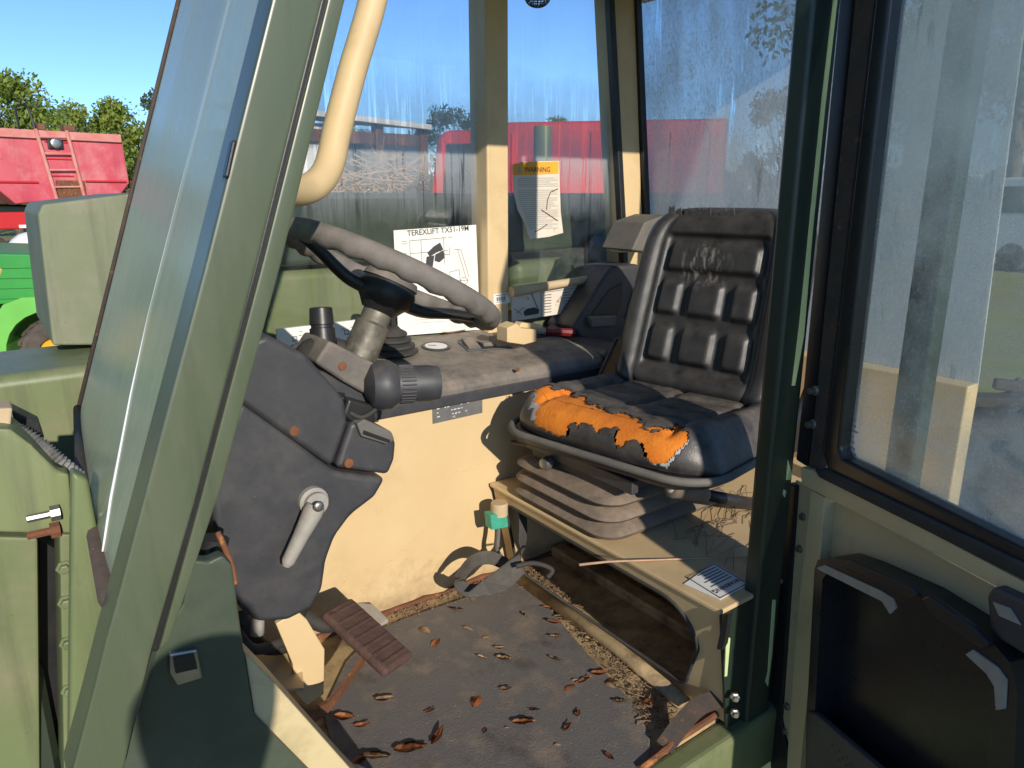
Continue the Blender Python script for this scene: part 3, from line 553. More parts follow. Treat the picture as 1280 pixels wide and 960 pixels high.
# ------------------------------------------------------------------ console
cf = WY - 0.004
prof = [(cf, 0.500), (cf - 0.006, 0.515), (cf - 0.006, 0.545), (cf + 0.012, 0.562), (cf + 0.05, 0.570), (GY - 0.01, 0.604), (GY - 0.01, 0.50)]
bm = B(); prism(bm, [(0.36, y, z) for y, z in prof], (1.02, 0, 0), 0.006, 3); con = P('console', bm, 'plastic_dusty', None, True, 40)
bm = B(); box2(bm, (0.36, cf - 0.011, 0.505), (1.40, cf - 0.004, 0.532), 0.003); P('edge_strip', bm, 'plastic', con, True, 40)
for (x, y) in ((647, 462), (752, 451)):
    bm = B(); lathe(bm, U(x, y, Y=cf - 0.011), (0, -1, 0), [(0.006, 0), (0.005, 0.003), (0.002, 0.004)], 10); P('screw', bm, 'rust', con)
def conz(y): return 0.570 + (y - cf - 0.05) / (GY - 0.01 - cf - 0.05) * 0.034
def conU(x, y):
    n_ = Vector((0, -0.034, (GY - 0.06 - cf))).normalized(); return UP_(x, y, Vector((1, cf + 0.05, 0.570)), n_)
# rear end of the console: tray with raised rim, moulded cup panel
bm = B(); box2(bm, (1.38, cf - 0.008, 0.50), (1.50, GY - 0.01, 0.575), 0.015, 3); P('console_end', bm, 'plastic', con, True, 40)
t0 = conU(668, 413); t1 = conU(735, 412)
bm = B()
tr_ = [conU(666, 424), conU(716, 416), conU(730, 404), conU(690, 405)]
prism(bm, [p + Vector((0, 0, 0.001)) for p in tr_], (0, 0, 0.0015)); P('tray_recess', bm, 'black', con)
bm = B(); prism(bm, pxY([(716, 412), (752, 352), (766, 333), (800, 330), (806, 350), (800, 440), (740, 440)], 1.66), (0, 0.14, 0), 0.014, 4); cp = P('cup_panel', bm, 'plastic', con, True, 40)
for pl in ([(738, 396), (762, 362), (778, 353), (779, 372), (772, 395)], [(781, 398), (790, 366), (799, 360), (800, 400)]):
    bm = B(); prism(bm, pxY(pl, 1.657), (0, 0.004, 0), 0.002); P('cup_recess', bm, 'black', con)
bm = B(); prism(bm, pxY([(738, 396), (772, 394), (770, 408), (740, 410)], 1.64), (0, 0.1, 0), 0.006, 3); P('cup_ledge', bm, 'plastic_dusty', con, True, 40)
bm = B(); prism(bm, pxY([(790, 313), (806, 278), (834, 268), (838, 285), (824, 318)], 1.60), (0.0, 0.14, 0), 0.006, 3); P('rear_housing', bm, 'plastic_grey', None, True, 40)
# gauge
gc = conU(545, 434); gn = Vector((0, -0.1, 1)).normalized()
bm = B(); lathe(bm, gc, gn, [(0.040, -0.004), (0.040, 0.004), (0.036, 0.006), (0.032, 0.004)], 32); ga = P('gauge', bm, 'plastic', con, True, 40)
bm = B(); lathe(bm, gc, gn, [(0.031, 0.002), (0.031, 0.0046)], 28); P('gauge_face', bm, 'paper', con)
bm = B(); tube(bm, [gc + gn * 0.0052, gc + gn * 0.0052 + Vector((-0.018, 0.012, 0.001))], 0.001, 6); P('gauge_needle', bm, 'print', con)
# rocker switches on their bezel
xs = (conU(640, 432) - conU(576, 436)).normalized()
s0 = conU(606, 432); ys = gn.cross(xs).normalized()
Rm = Matrix((xs, ys, gn)).transposed()
bm = B(); box(bm, s0, (0.135, 0.085, 0.008), 0.003, Rm); bz = P('switch_bezel', bm, 'plastic', con, True, 40)
for i in range(3):
    for tilt, k in ((0.16, 0),):
        bm = B(); box(bm, s0 + xs * (-0.042 + 0.042 * i) + gn * 0.007, (0.036, 0.07, 0.012), 0.003, Rm @ Matrix.Rotation(0.18 * (-1) ** i, 3, 'X')); P('rocker_switch', bm, 'plastic_dusty', con, True, 40)
# joystick boot
jb = conU(492, 442)
bm = B(); lathe(bm, jb, (0, 0, 1), [(0.060, 0), (0.066, 0.004), (0.066, 0.010), (0.052, 0.015), (0.058, 0.020), (0.057, 0.026), (0.043, 0.031), (0.049, 0.036), (0.047, 0.042), (0.034, 0.047), (0.039, 0.052), (0.036, 0.058), (0.022, 0.066), (0.014, 0.075)], 32); bt = P('joystick', bm, 'rubber', con, True, 50)
bm = B(); tube(bm, [jb + Vector((0, 0, 0.07)), jb + Vector((0, 0, 0.14))], 0.007, 10); lathe(bm, jb + Vector((0, 0, 0.13)), (0, 0, 1), [(0.012, 0), (0.022, 0.01), (0.024, 0.05), (0.016, 0.07), (0.004, 0.073)], 20); P('joystick_knob', bm, 'black', con, True, 40)
# symbol label strip at the front of the console
la = U(346, 412, Y=1.755); lb = U(349, 440, Y=1.755); lc_ = U(446, 400, Y=1.755); ld = U(446, 428, Y=1.755)
bm = B(); prism(bm, [la, lc_, ld, lb], (0, 0.012, 0), 0.001); ls = P('symbol_label', bm, 'paper', con)
xd = (lc_ - la).normalized(); yd = (la - lb); hgt = yd.length; yd = yd.normalized(); W_ = (lc_ - la).length
bm = B(); og = lb + Vector((0, -0.0004, 0))
rc = [(W_ * .42, 0.003, W_ * .424, hgt - .003)]
for (cx, w) in ((0.2, 1), (0.6, 1), (0.85, 1)):
    for k in range(5):
        a = random.uniform(-.07, .07); h_ = random.uniform(0.15, 0.85); rc.append((W_ * (cx + a), hgt * h_, W_ * (cx + a) + 0.008, hgt * h_ + 0.0016))
    rc.append((W_ * cx - 0.006, hgt * .38, W_ * cx + 0.006, hgt * .42)); rc.append((W_ * cx - 0.006, hgt * .58, W_ * cx + 0.006, hgt * .61)); rc.append((W_ * cx - 0.006, hgt * .38, W_ * cx - 0.0045, hgt * .6)); rc.append((W_ * cx + 0.0045, hgt * .38, W_ * cx + 0.006, hgt * .6))
lines(bm, og, xd, yd, rc, lift=0.0003); tag(P('label_print', bm, 'print', con), kind='stuff')
bm = B(); box2(bm, (0.40, 1.757, 0.57), (0.72, 1.80, la.z - 0.045), 0.004); P('label_shelf', bm, 'black', con)

# ------------------------------------------------------------------ steering column
CY = 1.06
def pc(pts, Y=CY): return pxY(pts, Y)
bm = B(); prism(bm, pc([(262, 600), (300, 500), (418, 588), (432, 592), (484, 598), (470, 622), (440, 645), (420, 672), (409, 702), (404, 738), (390, 762), (360, 777), (322, 779), (300, 762), (282, 712), (268, 655)]), (0, 0.20, 0), 0.018, 4); col = P('steering_column', bm, 'plastic', None, True, 50)
bm = B(); prism(bm, pc([(294, 500), (318, 425), (334, 418), (384, 444), (432, 500), (436, 530), (416, 585)], CY - 0.006), (0, 0.20, 0), 0.012, 4); P('side_cover', bm, 'plastic', col, True, 50)
bm = B(); prism(bm, pc([(420, 585), (438, 530), (450, 526), (488, 541), (496, 552), (494, 575), (486, 594)], CY - 0.002), (0, 0.18, 0), 0.010, 4); P('rear_cover', bm, 'plastic', col, True, 50)
bm = B(); prism(bm, pc([(446, 530), (456, 524), (490, 540), (494, 550), (484, 556), (452, 546)], CY - 0.012), (0, 0.05, 0), 0.003); P('switch_panel', bm, 'plastic_grey', col, True, 40)
bm = B(); prism(bm, pc([(455, 538), (488, 550), (487, 554), (454, 543)], CY - 0.0145), (0, 0.004, 0), 0.0005); P('panel_slot', bm, 'black', col)
for (x, y) in ((368, 539), (436, 579)):
    bm = B(); lathe(bm, U(x, y, Y=CY - 0.006), (0, -1, 0), [(0.0085, 0), (0.0075, 0.002), (0.004, 0.0025)], 14); P('screw', bm, 'rust', col)
# tilt lever
bm = B(); lathe(bm, U(390, 625, Y=CY), (0, -1, 0), [(0.024, 0), (0.024, 0.01), (0.019, 0.014), (0.019, 0.022)], 20)
lv = P('tilt_lever', bm, 'alloy', col, True, 40)
bm = B(); p0 = U(395, 632, Y=CY - 0.03); p1 = U(357, 708, Y=CY - 0.034); tube(bm, [p0, p0.lerp(p1, .1), p0.lerp(p1, .5), p0.lerp(p1, .92), p1], [0.015, 0.0165, 0.0125, 0.0105, 0.006], 12); P('lever_arm', bm, 'alloy', col, True, 50)
bm = B(); lathe(bm, U(398, 633, Y=CY - 0.046), (0, -1, 0), [(0.009, 0), (0.008, 0.003), (0.003, 0.004)], 12); P('lever_bolt', bm, 'steel', col, True)
bm = B(); tube(bm, [U(322, 772, Y=CY + .03), U(322, 792, Y=CY + .03)], 0.011, 12); P('column_pin', bm, 'alloy', col, True)
# shaft sleeve, multi-function switch body, stalks
wc = Vector((0.572, 1.141, 0.862)); wnrm = Vector((math.sin(rad(28)), 0, math.cos(rad(28))))
bm = B(); lathe(bm, wc, -wnrm, [(0.022, 0.04), (0.0255, 0.06), (0.0255, 0.085), (0.030, 0.09), (0.030, 0.15), (0.034, 0.17)], 24); P('shaft_sleeve', bm, 'brass', col, True, 40)
sb_ = 1.075
bm = B(); prism(bm, pc([(412, 426), (432, 436), (480, 460), (482, 500), (455, 492), (430, 478), (394, 454)], sb_), (0, 0.11, 0), 0.006, 3); sw = P('stalk_switch', bm, 'plastic_dusty', col, True, 40)
bm = B(); prism(bm, pc([(400, 462), (440, 480), (474, 500), (474, 528), (440, 522), (408, 500), (396, 480)], sb_ + 0.015), (0, 0.11, 0), 0.008, 3); P('switch_housing', bm, 'plastic', col, True, 40)
a = UT(424, 436, 1.22); 
bm = B(); tube(bm, smooth_path([UT(420, 448, 1.25), UT(402, 436, 1.23), UT(402, 420, 1.22)], 6), [0.036 - 0.0011 * i for i in range(13)], 16); P('stalk_boot', bm, 'rubber', col, True)
bm = B(); p0 = UT(404, 428, 1.22); p1 = UT(401, 384, 1.215); ax = (p1 - p0).normalized(); L_ = (p1 - p0).length
lathe(bm, p0, ax, [(0.022, 0), (0.021, L_ * .4), (0.0185, L_ * .42), (0.0185, L_ * .5), (0.0205, L_ * .52), (0.019, L_ * .97), (0.016, L_)], 20); P('stalk', bm, 'black', col, True, 40)
p0 = UT(470, 482, 1.20); p1 = UT(550, 478, 1.24)
ax = (p1 - p0).normalized(); L_ = (p1 - p0).length
bm = B(); lathe(bm, p0, ax, [(0.012, -0.02), (0.036, -0.008), (0.042, 0.006), (0.042, 0.022), (0.034, 0.034)], 28); P('stalk_collar', bm, 'plastic', col, True, 40)
bm = B()
n = 48; rings = []
pr = [(0.030, 0.030), (0.0315, 0.036), (0.0315, L_ - 0.022), (0.029, L_ - 0.004), (0.012, L_)]
lathe(bm, p0, ax, pr, 24); stk = P('stalk', bm, 'plastic', col, True, 40)
bm = B()
uu = ax.cross(Vector((0, 0, 1))).normalized(); ww = ax.cross(uu)
for k in range(30):
    a = 2 * math.pi * k / 30; d = uu * math.cos(a) + ww * math.sin(a); tube(bm, [p0 + ax * 0.038 + d * 0.0315, p0 + ax * (0.062) + d * 0.0315], 0.0016, 5)
P('stalk_knurl', bm, 'plastic', col)
bm = B(); lathe(bm, UT(394, 448, 1.19), Vector((-0.5, -0.5, 0.5)), [(0.010, -0.03), (0.030, -0.022), (0.036, -0.006), (0.034, 0.010), (0.022, 0.022), (0.006, 0.026)], 24); P('stalk_boot', bm, 'rubber', col, True, 60)
bm = B(); prism(bm, pc([(436, 498), (470, 508), (470, 530), (448, 536), (428, 520)], sb_ - 0.01), (0, 0.06, 0), 0.006, 3); P('column_clamp', bm, 'black', col, True, 40)
bm = B(); tube(bm, smooth_path([UT(470, 512, 1.20), UT(452, 522, 1.18), UT(434, 512, 1.18), UT(426, 492, 1.19)], 6), 0.004, 8); P('switch_cable', bm, 'rubber', col, True)
bm = B(); lathe(bm, U(428, 458, Y=sb_), (0, -1, 0), [(0.0075, 0), (0.0065, 0.002), (0.003, 0.0025)], 12); P('screw', bm, 'rust', col)
bm = B(); lathe(bm, UT(415, 504, 1.20), Vector((-0.3, -0.6, 0.6)), [(0.017, -0.012), (0.017, 0.004), (0.015, 0.006)], 20); lk = P('ignition_lock', bm, 'steel', col, True, 40)
bm = B(); lathe(bm, UT(418, 498, 1.195), Vector((0.2, -0.5, 0.7)), [(0.012, 0), (0.0125, 0.016), (0.010, 0.019)], 16); P('lock_cap', bm, 'black', col, True, 40)

# ------------------------------------------------------------------ steering wheel
bm = B(); WR = 0.187; nn, mm = 96, 14
e1 = Vector((math.cos(rad(28)), 0, -math.sin(rad(28)))); e2 = Vector((0, 1, 0)); rr = []
for i in range(nn):
    a = 2 * math.pi * i / nn; d = e1 * math.cos(a) + e2 * math.sin(a); ring = []
    for j in range(mm):
        b = 2 * math.pi * j / mm; r = 0.0158
        grip = 0.0022 * math.cos(a * 26) if math.sin(b) < -0.2 or math.cos(b) < -.3 else 0
        ring.append(bm.verts.new(wc + d * (WR + (r + grip) * math.cos(b)) + wnrm * ((r + grip) * 1.12 * math.sin(b))))
    rr.append(ring)
for i in range(nn):
    for j in range(mm): bm.faces.new((rr[i][j], rr[(i + 1) % nn][j], rr[(i + 1) % nn][(j + 1) % mm], rr[i][(j + 1) % mm]))
swh = P('steering_wheel', bm, 'wheel_rim', None, True)
hubc = wc - wnrm * 0.035
bm = B(); lathe(bm, hubc, -wnrm, [(0.012, -0.03), (0.046, -0.026), (0.052, -0.012), (0.050, 0.006), (0.040, 0.016), (0.030, 0.030)], 28); P('hub', bm, 'black', swh, True, 40)
bm = B(); lathe(bm, hubc, wnrm, [(0.050, 0.024), (0.046, 0.036), (0.02, 0.04)], 24); P('horn_button', bm, 'plastic_dusty', swh, True, 40)
for ang in (172, -8 + 0, 85):
    a = rad(ang); d = e1 * math.cos(a) + e2 * math.sin(a)
    bm = B(); tube(bm, smooth_path([hubc + d * 0.03, hubc + d * 0.075 + wnrm * 0.002, wc + d * 0.135 - wnrm * 0.012, wc + d * (WR - 0.004)], 5), [0.020 - 0.0004 * i for i in range(16)], 12, flat=0.62); P('spoke', bm, 'black', swh, True)

# ------------------------------------------------------------------ seat box
bx, by0, by1, bz = 0.985, 0.715, 1.44, 0.27
bm = B()
def rnd(cy, cz, r, a0, a1, n=7): return [(cy + r * math.cos(rad(a0 + (a1 - a0) * i / n)), cz + r * math.sin(rad(a0 + (a1 - a0) * i / n))) for i in range(n + 1)]
hole = rnd(0.86, 0.15, 0.085, 180, 90, 8) + rnd(1.36, 0.20, 0.035, 90, 0, 4) + [(1.395, 0.03)] + rnd(0.84, 0.06, 0.03, 270, 180, 5)
fx = lambda z: bx + 0.055 * (1 - z / bz)
# front plate with the opening: fan between outer frame and hole
def outer_pt(y, z):
    return None
cy_, cz_ = 1.08, 0.13; oh = []
for (y, z) in hole:
    dy, dz = y - cy_, z - cz_; s = min([((by1 - cy_) / dy) if dy > 1e-6 else 1e9, ((by0 - cy_) / dy) if dy < -1e-6 else 1e9, ((bz - cz_) / dz) if dz > 1e-6 else 1e9, ((0.001 - cz_) / dz) if dz < -1e-6 else 1e9]); oh.append((cy_ + dy * s, cz_ + dz * s))
# insert the square corners
def ringfaces(bm, x_off):
    H = [bm.verts.new((fx(z) + x_off, y, z)) for y, z in hole]; O = [bm.verts.new((fx(z) + x_off, y, z)) for y, z in oh]; return H, O
H0, O0 = ringfaces(bm, 0); H1, O1 = ringfaces(bm, 0.004); k = len(hole)
for i in range(k):
    j = (i + 1) % k
    bm.faces.new((H0[i], H0[j], O0[j], O0[i])); bm.faces.new((H1[i], O1[i], O1[j], H1[j])); bm.faces.new((H0[i], H1[i], H1[j], H0[j]))
    a, b = oh[i], oh[j]
    if abs(a[0] - b[0]) > 1e-5 and abs(a[1] - b[1]) > 1e-5:
        cyy = by0 if min(abs(a[0] - by0), abs(b[0] - by0)) < 1e-5 else by1; czz = bz if min(abs(a[1] - bz), abs(b[1] - bz)) < 1e-5 else 0.001
        for (O, xo) in ((O0, 0), (O1, 0.004)):
            c_ = bm.verts.new((fx(czz) + xo, cyy, czz)); bm.faces.new((O[i], O[j], c_))
sbx = P('seat_box', bm, 'cream')
bm = B(); box2(bm, (bx - 0.004, by0 - 0.004, bz - 0.006), (1.80, by1 + 0.01, bz + 0.004), 0.003); P('top_plate', bm, 'cream', sbx)
bm = B(); prism(bm, [(fx(0) - 0.01, by0 - 0.004, 0.0), (1.62, by0 - 0.004, 0.0), (1.62, by0 - 0.004, bz - 0.007), (bx, by0 - 0.004, bz - 0.007)], (0, 0.005, 0)); P('near_side', bm, 'post_dark', sbx)  # shade on this end panel is put into its darker green
bm = B()
eh = [Vector((fx(z) - 0.001, y, z)) for y, z in hole]; eh.append(eh[0]); tube(bm, eh, 0.0045, 6, False); P('edge_seal', bm, 'rubber', sbx, True)
bm = B(); tube(bm, [(fx(0) - 0.035, by0 + 0.08, 0.014), (fx(0) - 0.018, 1.0, 0.015), (fx(0) - 0.012, 1.40, 0.015)], 0.016, 10); P('lower_rail', bm, 'cream_floor', sbx, True)
bm = B(); box2(bm, (1.19, 0.74, 0.0), (1.235, 1.45, 0.03), 0.005); box2(bm, (1.36, 0.74, 0.0), (1.42, 1.45, 0.05), 0.005); P('inner_rail', bm, 'cream_floor', sbx)
bm = B(); box2(bm, (1.58, 0.74, 0.0), (1.60, 1.45, 0.26)); P('back_plate', bm, 'cream_floor', sbx)
bm = B(); prism(bm, pxX([(904, 768), (912, 766), (906, 806), (902, 813), (895, 812)], 0.975), (0.01, 0, 0), 0.002); P('rubber_stop', bm, 'black', sbx)
# curved bracket at the foot of the door post
bm = B(); ribbon(bm, [U(830, 935, Z=0.012), U(852, 905, Z=0.03), U(872, 884, Z=0.05), U(893, 875, Z=0.05), U(915, 870, Z=0.06)], (0.2, 0.9, 0.5), 0.034, 0.005); br = P('post_bracket', bm, 'rust_trim', None, True, 50)
for (x, y) in ((918, 870), (918, 890)):
    bm = B(); lathe(bm, U(x, y, Y=0.695), (-0.6, -0.8, 0.1), [(0.009, 0), (0.009, 0.006), (0.005, 0.007), (0.005, 0.013)], 6); P('bolt', bm, 'steel', br)
# warning label on top of the box
q = [U(855, 730, Z=bz + 0.0055), U(893, 704, Z=bz + 0.0055), U(938, 730, Z=bz + 0.0055), U(900, 750, Z=bz + 0.0055)]
bm = B(); prism(bm, q, (0, 0, 0.0008)); wl_ = P('warning_label', bm, 'paper', sbx)
xd = (q[2] - q[3]).normalized() * -1; xd = (q[3] - q[2]).normalized(); yd = (q[1] - q[2]); yd = -(yd - xd * yd.dot(xd)).normalized()
W_ = (q[2] - q[3]).length; H_ = (q[1] - q[2]).length
# text is read from the driver's side of the box
og = q[1] + Vector((0, 0, 0.001)); xt = (q[0] - q[1]).normalized(); yt = Vector((0, 0, 1)).cross(xt)
LX = (q[0] - q[1]).length; LY = (q[2] - q[1]).length; up_ = (q[1] - q[2]).normalized()
bm = B(); og = q[2] + Vector((0, 0, 0.0009)); xt = (q[3] - q[2]).normalized(); yt = (q[1] - q[2]).normalized(); LX = (q[3] - q[2]).length; LY = (q[1] - q[2]).length
vx = lambda a, b: og + xt * (a * LX) + yt * (b * LY)
def quadf(bm, a0, b0, a1, b1, lift=0.0003):
    vs = [bm.verts.new(vx(a, b) + Vector((0, 0, lift))) for a, b in ((a0, b0), (a1, b0), (a1, b1), (a0, b1))]; bm.faces.new(vs)
for r_ in ((0.03, 0.03, 0.97, 0.05), (0.03, 0.95, 0.97, 0.97), (0.03, 0.03, 0.06, 0.97), (0.94, 0.03, 0.97, 0.97)): quadf(bm, *r_)
for k in range(6): quadf(bm, 0.12, 0.40 + k * 0.09, 0.62 + 0.26 * random.random(), 0.43 + k * 0.09)
tag(P('label_print', bm, 'print', sbx), kind='stuff')
text('label_word', 'WARNING', LY * 0.17, vx(0.10, 0.30), xt, -yt, 'print', sbx, 0.0006)

# seat belt buckle, stalk and webbing beside the seat box
bt_ = U(622, 690, Y=1.40)
bm = B(); tube(bm, smooth_path([U(636, 708, Y=1.36), U(622, 690, Y=1.37), U(622, 668, Y=1.38), U(622, 655, Y=1.385)], 5), 0.014, 10, flat=0.5); belt = P('belt_stalk', bm, 'plastic_grey', None, True)
bm = B(); prism(bm, pxY([(613, 644), (634, 641), (636, 659), (615, 663)], 1.36), (0, 0.03, 0), 0.003, 2); P('buckle', bm, 'green_plastic', belt, True, 40)
bm = B(); lathe(bm, U(624, 643, Y=1.375), (0, 0, 1), [(0.022, 0), (0.022, 0.03), (0.02, 0.033)], 18); P('buckle_cap', bm, 'tan_block', belt, True, 40)
bm = B(); ribbon(bm, [U(646, 612, Y=1.38), U(653, 640, Y=1.36), U(653, 678, Y=1.33), U(642, 700, Y=1.30), U(628, 712, Y=1.28)], (0.75, 0.5, 0.1), 0.045, 0.003); P('belt_webbing', bm, 'webbing', belt, True, 50)
bm = B(); ribbon(bm, [U(634, 706, Y=1.30), U(612, 697, Y=1.31), U(592, 702, Y=1.32), U(577, 718, Y=1.32), U(574, 731, Y=1.31), U(590, 739, Y=1.30), U(612, 732, Y=1.29), U(628, 718, Y=1.28)], (0.6, 0.6, 0.5), 0.034, 0.003); P('belt_loop', bm, 'webbing', belt, True, 50)
bm = B(); prism(bm, [U(586, 742, Y=1.27), U(604, 727, Y=1.27), U(640, 700, Y=1.25), U(650, 694, Y=1.24), U(656, 716, Y=1.22), U(640, 733, Y=1.22), U(614, 744, Y=1.25)], (0.001, 0.003, 0.0015), 0.0); P('belt_flap', bm, 'webbing', belt)
bm = B(); tube(bm, smooth_path([U(645, 708, Y=1.22), U(668, 704, Y=1.2), U(690, 712, Y=1.18), U(684, 722, Y=1.18)], 5), 0.006, 8); P('belt_cable', bm, 'rubber', belt, True)

# ------------------------------------------------------------------ seat
SC = Vector((1.185, 1.10, 0)); SR = Matrix.Rotation(rad(10), 3, 'Z')
def S(x, y, z): return SC + SR @ Vector((x, y, 0)) + Vector((0, 0, z))
# pan
def rrect(hx, hy, r, n=6):
    out = []
    for cx, cy2, a0 in ((hx - r, hy - r, 0), (-hx + r, hy - r, 90), (-hx + r, -hy + r, 180), (hx - r, -hy + r, 270)):
        for i in range(n + 1): a = rad(a0 + 90 * i / n); out.append((cx + r * math.cos(a), cy2 + r * math.sin(a)))
    return out
bm = B(); rg = []
for (z, s) in ((0.440, 0.90), (0.446, 0.95), (0.456, 0.985), (0.466, 1.0), (0.474, 0.99)):
    rg.append([S(x * s, y * s, z) for x, y in rrect(0.218, 0.268, 0.10, 8)])
ring_loft(bm, rg); seat = P('seat', bm, 'black', None, True, 60)
bm = B(); pp = [S(x, y, 0.472) for x, y in rrect(0.226, 0.276, 0.10, 10)]; pp.append(pp[0]); tube(bm, pp, 0.0085, 10, False); P('cushion_piping', bm, 'plastic_grey', seat, True)
# cushion height field
prof = [(0.215, 0.535), (0.17, 0.545), (0.10, 0.548), (0.02, 0.552), (-0.06, 0.560), (-0.12, 0.566), (-0.165, 0.562), (-0.198, 0.545), (-0.217, 0.520), (-0.222, 0.497), (-0.216, 0.478)]
prof = smooth_path([(x, 0, z) for x, z in prof], 12); NP = len(prof); NA = 150
def cpt(i, j, off):
    a = -1 + 2 * j / NA; p = prof[i]; b = i / (NP - 1)
    aa = abs(a); side = aa ** 7
    x = p.x + 0.085 * (aa ** 4) * max(0.0, (0.0 - p.x) / 0.22) ** 1.5
    if p.x > 0.1: x -= 0.06 * aa ** 6 * (p.x - 0.1) / 0.11
    y = 0.268 * (math.sin(a * math.pi / 2) * 0.30 + a * 0.70)
    z = p.z
    if b < 0.72:
        w = min(1, (0.72 - b) / 0.12)
        z += w * (0.022 * math.exp(-((aa - 0.76) / 0.13) ** 2) - 0.008)
        g = 0.0
        for gx in (0.115, 0.0, -0.095): g += math.exp(-((p.x - gx + 0.02 * math.cos(a * 3)) / 0.010) ** 2) * (1 if aa < 0.62 else 0.25)
        for ga in (0.56, ): g += 0.9 * math.exp(-((aa - ga) / 0.035) ** 2)
        g += 0.7 * math.exp(-((a) / 0.03) ** 2) * (1 if p.x > -0.09 else 0)
        z -= w * 0.011 * min(1, g)
    z = z - (z - 0.474) * side
    q = Vector((x, y, z)); nrm = Vector((0, a * aa ** 5 * 1.2, 0)) + (Vector((0, 0, 1)) if b < .6 else Vector((-1, 0, 0.6 - (b - .6) * 2)))
    q -= nrm.normalized() * off
    q += Vector((0, 0, 0.0015 * mn.noise(Vector((x * 30, y * 30, 3)))))
    return S(q.x, q.y, q.z)
torn = [(656, 474), (668, 478), (682, 480), (700, 487), (712, 486), (722, 492), (738, 495), (736, 506), (752, 508), (768, 516), (786, 514), (800, 524), (812, 534), (830, 536), (838, 530), (862, 536), (861, 558), (850, 572), (838, 586), (825, 582), (806, 576), (801, 560), (800, 548), (786, 552), (770, 562), (768, 548), (773, 536), (758, 532), (744, 540), (738, 530), (722, 530), (712, 536), (710, 548), (690, 542), (668, 530), (664, 515), (668, 500), (660, 488)]
def inpoly(x, y, pl):
    c = False; j = len(pl) - 1
    for i in range(len(pl)):
        if (pl[i][1] > y) != (pl[j][1] > y) and x < (pl[j][0] - pl[i][0]) * (y - pl[i][1]) / (pl[j][1] - pl[i][1]) + pl[i][0]: c = not c
        j = i
    return c
backpl = [[(662, 478), (672, 500), (668, 535), (700, 552), (715, 562), (700, 566), (664, 545), (655, 500)], [(862, 545), (868, 560), (862, 585), (845, 592), (815, 592), (822, 580), (845, 572)]]
def grid(test, off, th=None):
    bm = B(); V = {}
    def vv(i, j, o):
        if (i, j, o) not in V: V[(i, j, o)] = bm.verts.new(cpt(i, j, o))
        return V[(i, j, o)]
    keep = {}
    for i in range(NP - 1):
        for j in range(NA):
            c = cpt(i, j, 0); xx, yy = proj(c); jx = 7 * mn.noise(Vector((c.x * 60, c.y * 60, 1.3))) + 3 * mn.noise(Vector((c.x * 170, c.y * 170, 5))); jy = 7 * mn.noise(Vector((c.x * 60, c.y * 60, 9.1))) + 3 * mn.noise(Vector((c.x * 170, c.y * 170, 7)))
            keep[(i, j)] = test(xx + jx, yy + jy, i, j)
    for (i, j), kk in keep.items():
        if kk:
            bm.faces.new((vv(i, j, off), vv(i + 1, j, off), vv(i + 1, j + 1, off), vv(i, j + 1, off)))
            if th:
                o2 = off + th
                for (di, dj, e0, e1_) in ((-1, 0, (i, j), (i, j + 1)), (1, 0, (i + 1, j), (i + 1, j + 1)), (0, -1, (i, j), (i + 1, j)), (0, 1, (i, j + 1), (i + 1, j + 1))):
                    nb = keep.get((i + di, j + dj))
                    if nb is False: bm.faces.new((vv(*e0, off), vv(*e1_, off), vv(*e1_, o2), vv(*e0, o2)))
    return bm
P('cushion_cover', grid(lambda x, y, i, j: not inpoly(x, y, torn), 0.0, 0.0035), 'vinyl_worn', seat, True, 50)
P('cushion_foam', grid(lambda x, y, i, j: inpoly(x, y, [(a + (a - 760) * .12, b + (b - 530) * .3) for a, b in torn]), 0.005), 'foam', seat, True)
for bp_ in backpl: P('cushion_backing', grid(lambda x, y, i, j: inpoly(x, y, bp_), 0.0025), 'backing', seat, True)
# backrest
NU, NV = 96, 110; BW, BH = 0.248, 0.47
def bpt(i, j, front=True):
    u = -1 + 2 * j / NU; v = 0.5 - 0.5 * math.cos(math.pi * i / NV); k = abs(2 * v - 1)
    hw = BW * (1 - k ** 7) ** (1 / 4.5) * (1 - 0.11 * v)
    y = u * hw; z = 0.50 + v * BH; au = abs(u)
    lean = 0.20 + 0.11 * v + 0.02 * v * v
    edge = (1 - au ** 7) * (1 - k ** 9)
    if not front: return S(lean + 0.045 * edge ** 0.5 + 0.012, y, z)
    f = 0.060 * edge ** 0.55 - 0.012 + 0.020 * math.exp(-((au - 0.80) / 0.11) ** 2) * (1 - k ** 6)
    f += 0.016 * math.exp(-((v - 0.10) / 0.06) ** 2) * (au < 2)
    # raised cells on a recessed centre
    def bump(c, hw_, x, e=0.045):
        d_ = abs(x - c); t_ = max(0.0, min(1.0, (hw_ - d_) / e)); return t_ * t_ * (3 - 2 * t_)
    cb = 0.0
    cb = max(cb, bump(0, 0.56, u, 0.07) * bump(0.745, 0.085, v, 0.035))
    for vc_, vh in ((0.535, 0.10), (0.295, 0.105)):
        for uc_, uh in ((-0.43, 0.15), (0, 0.21), (0.43, 0.15)): cb = max(cb, bump(uc_, uh, u, 0.07) * bump(vc_, vh, v, 0.035))
    rec = bump(0, 0.64, u, 0.06) * bump(0.51, 0.37, v, 0.04)
    f += -0.017 * rec + 0.016 * cb
    f -= 0.010 * math.exp(-((au - 0.66) / 0.035) ** 2) * (1 - k ** 4)
    f += 0.0012 * mn.noise(Vector((y * 25, z * 25, 1)))
    return S(lean - f, y, z)
bm = B(); G1 = [[bm.verts.new(bpt(i, j)) for j in range(NU + 1)] for i in range(NV + 1)]
for i in range(NV):
    for j in range(NU): bm.faces.new((G1[i][j], G1[i][j + 1], G1[i + 1][j + 1], G1[i + 1][j]))
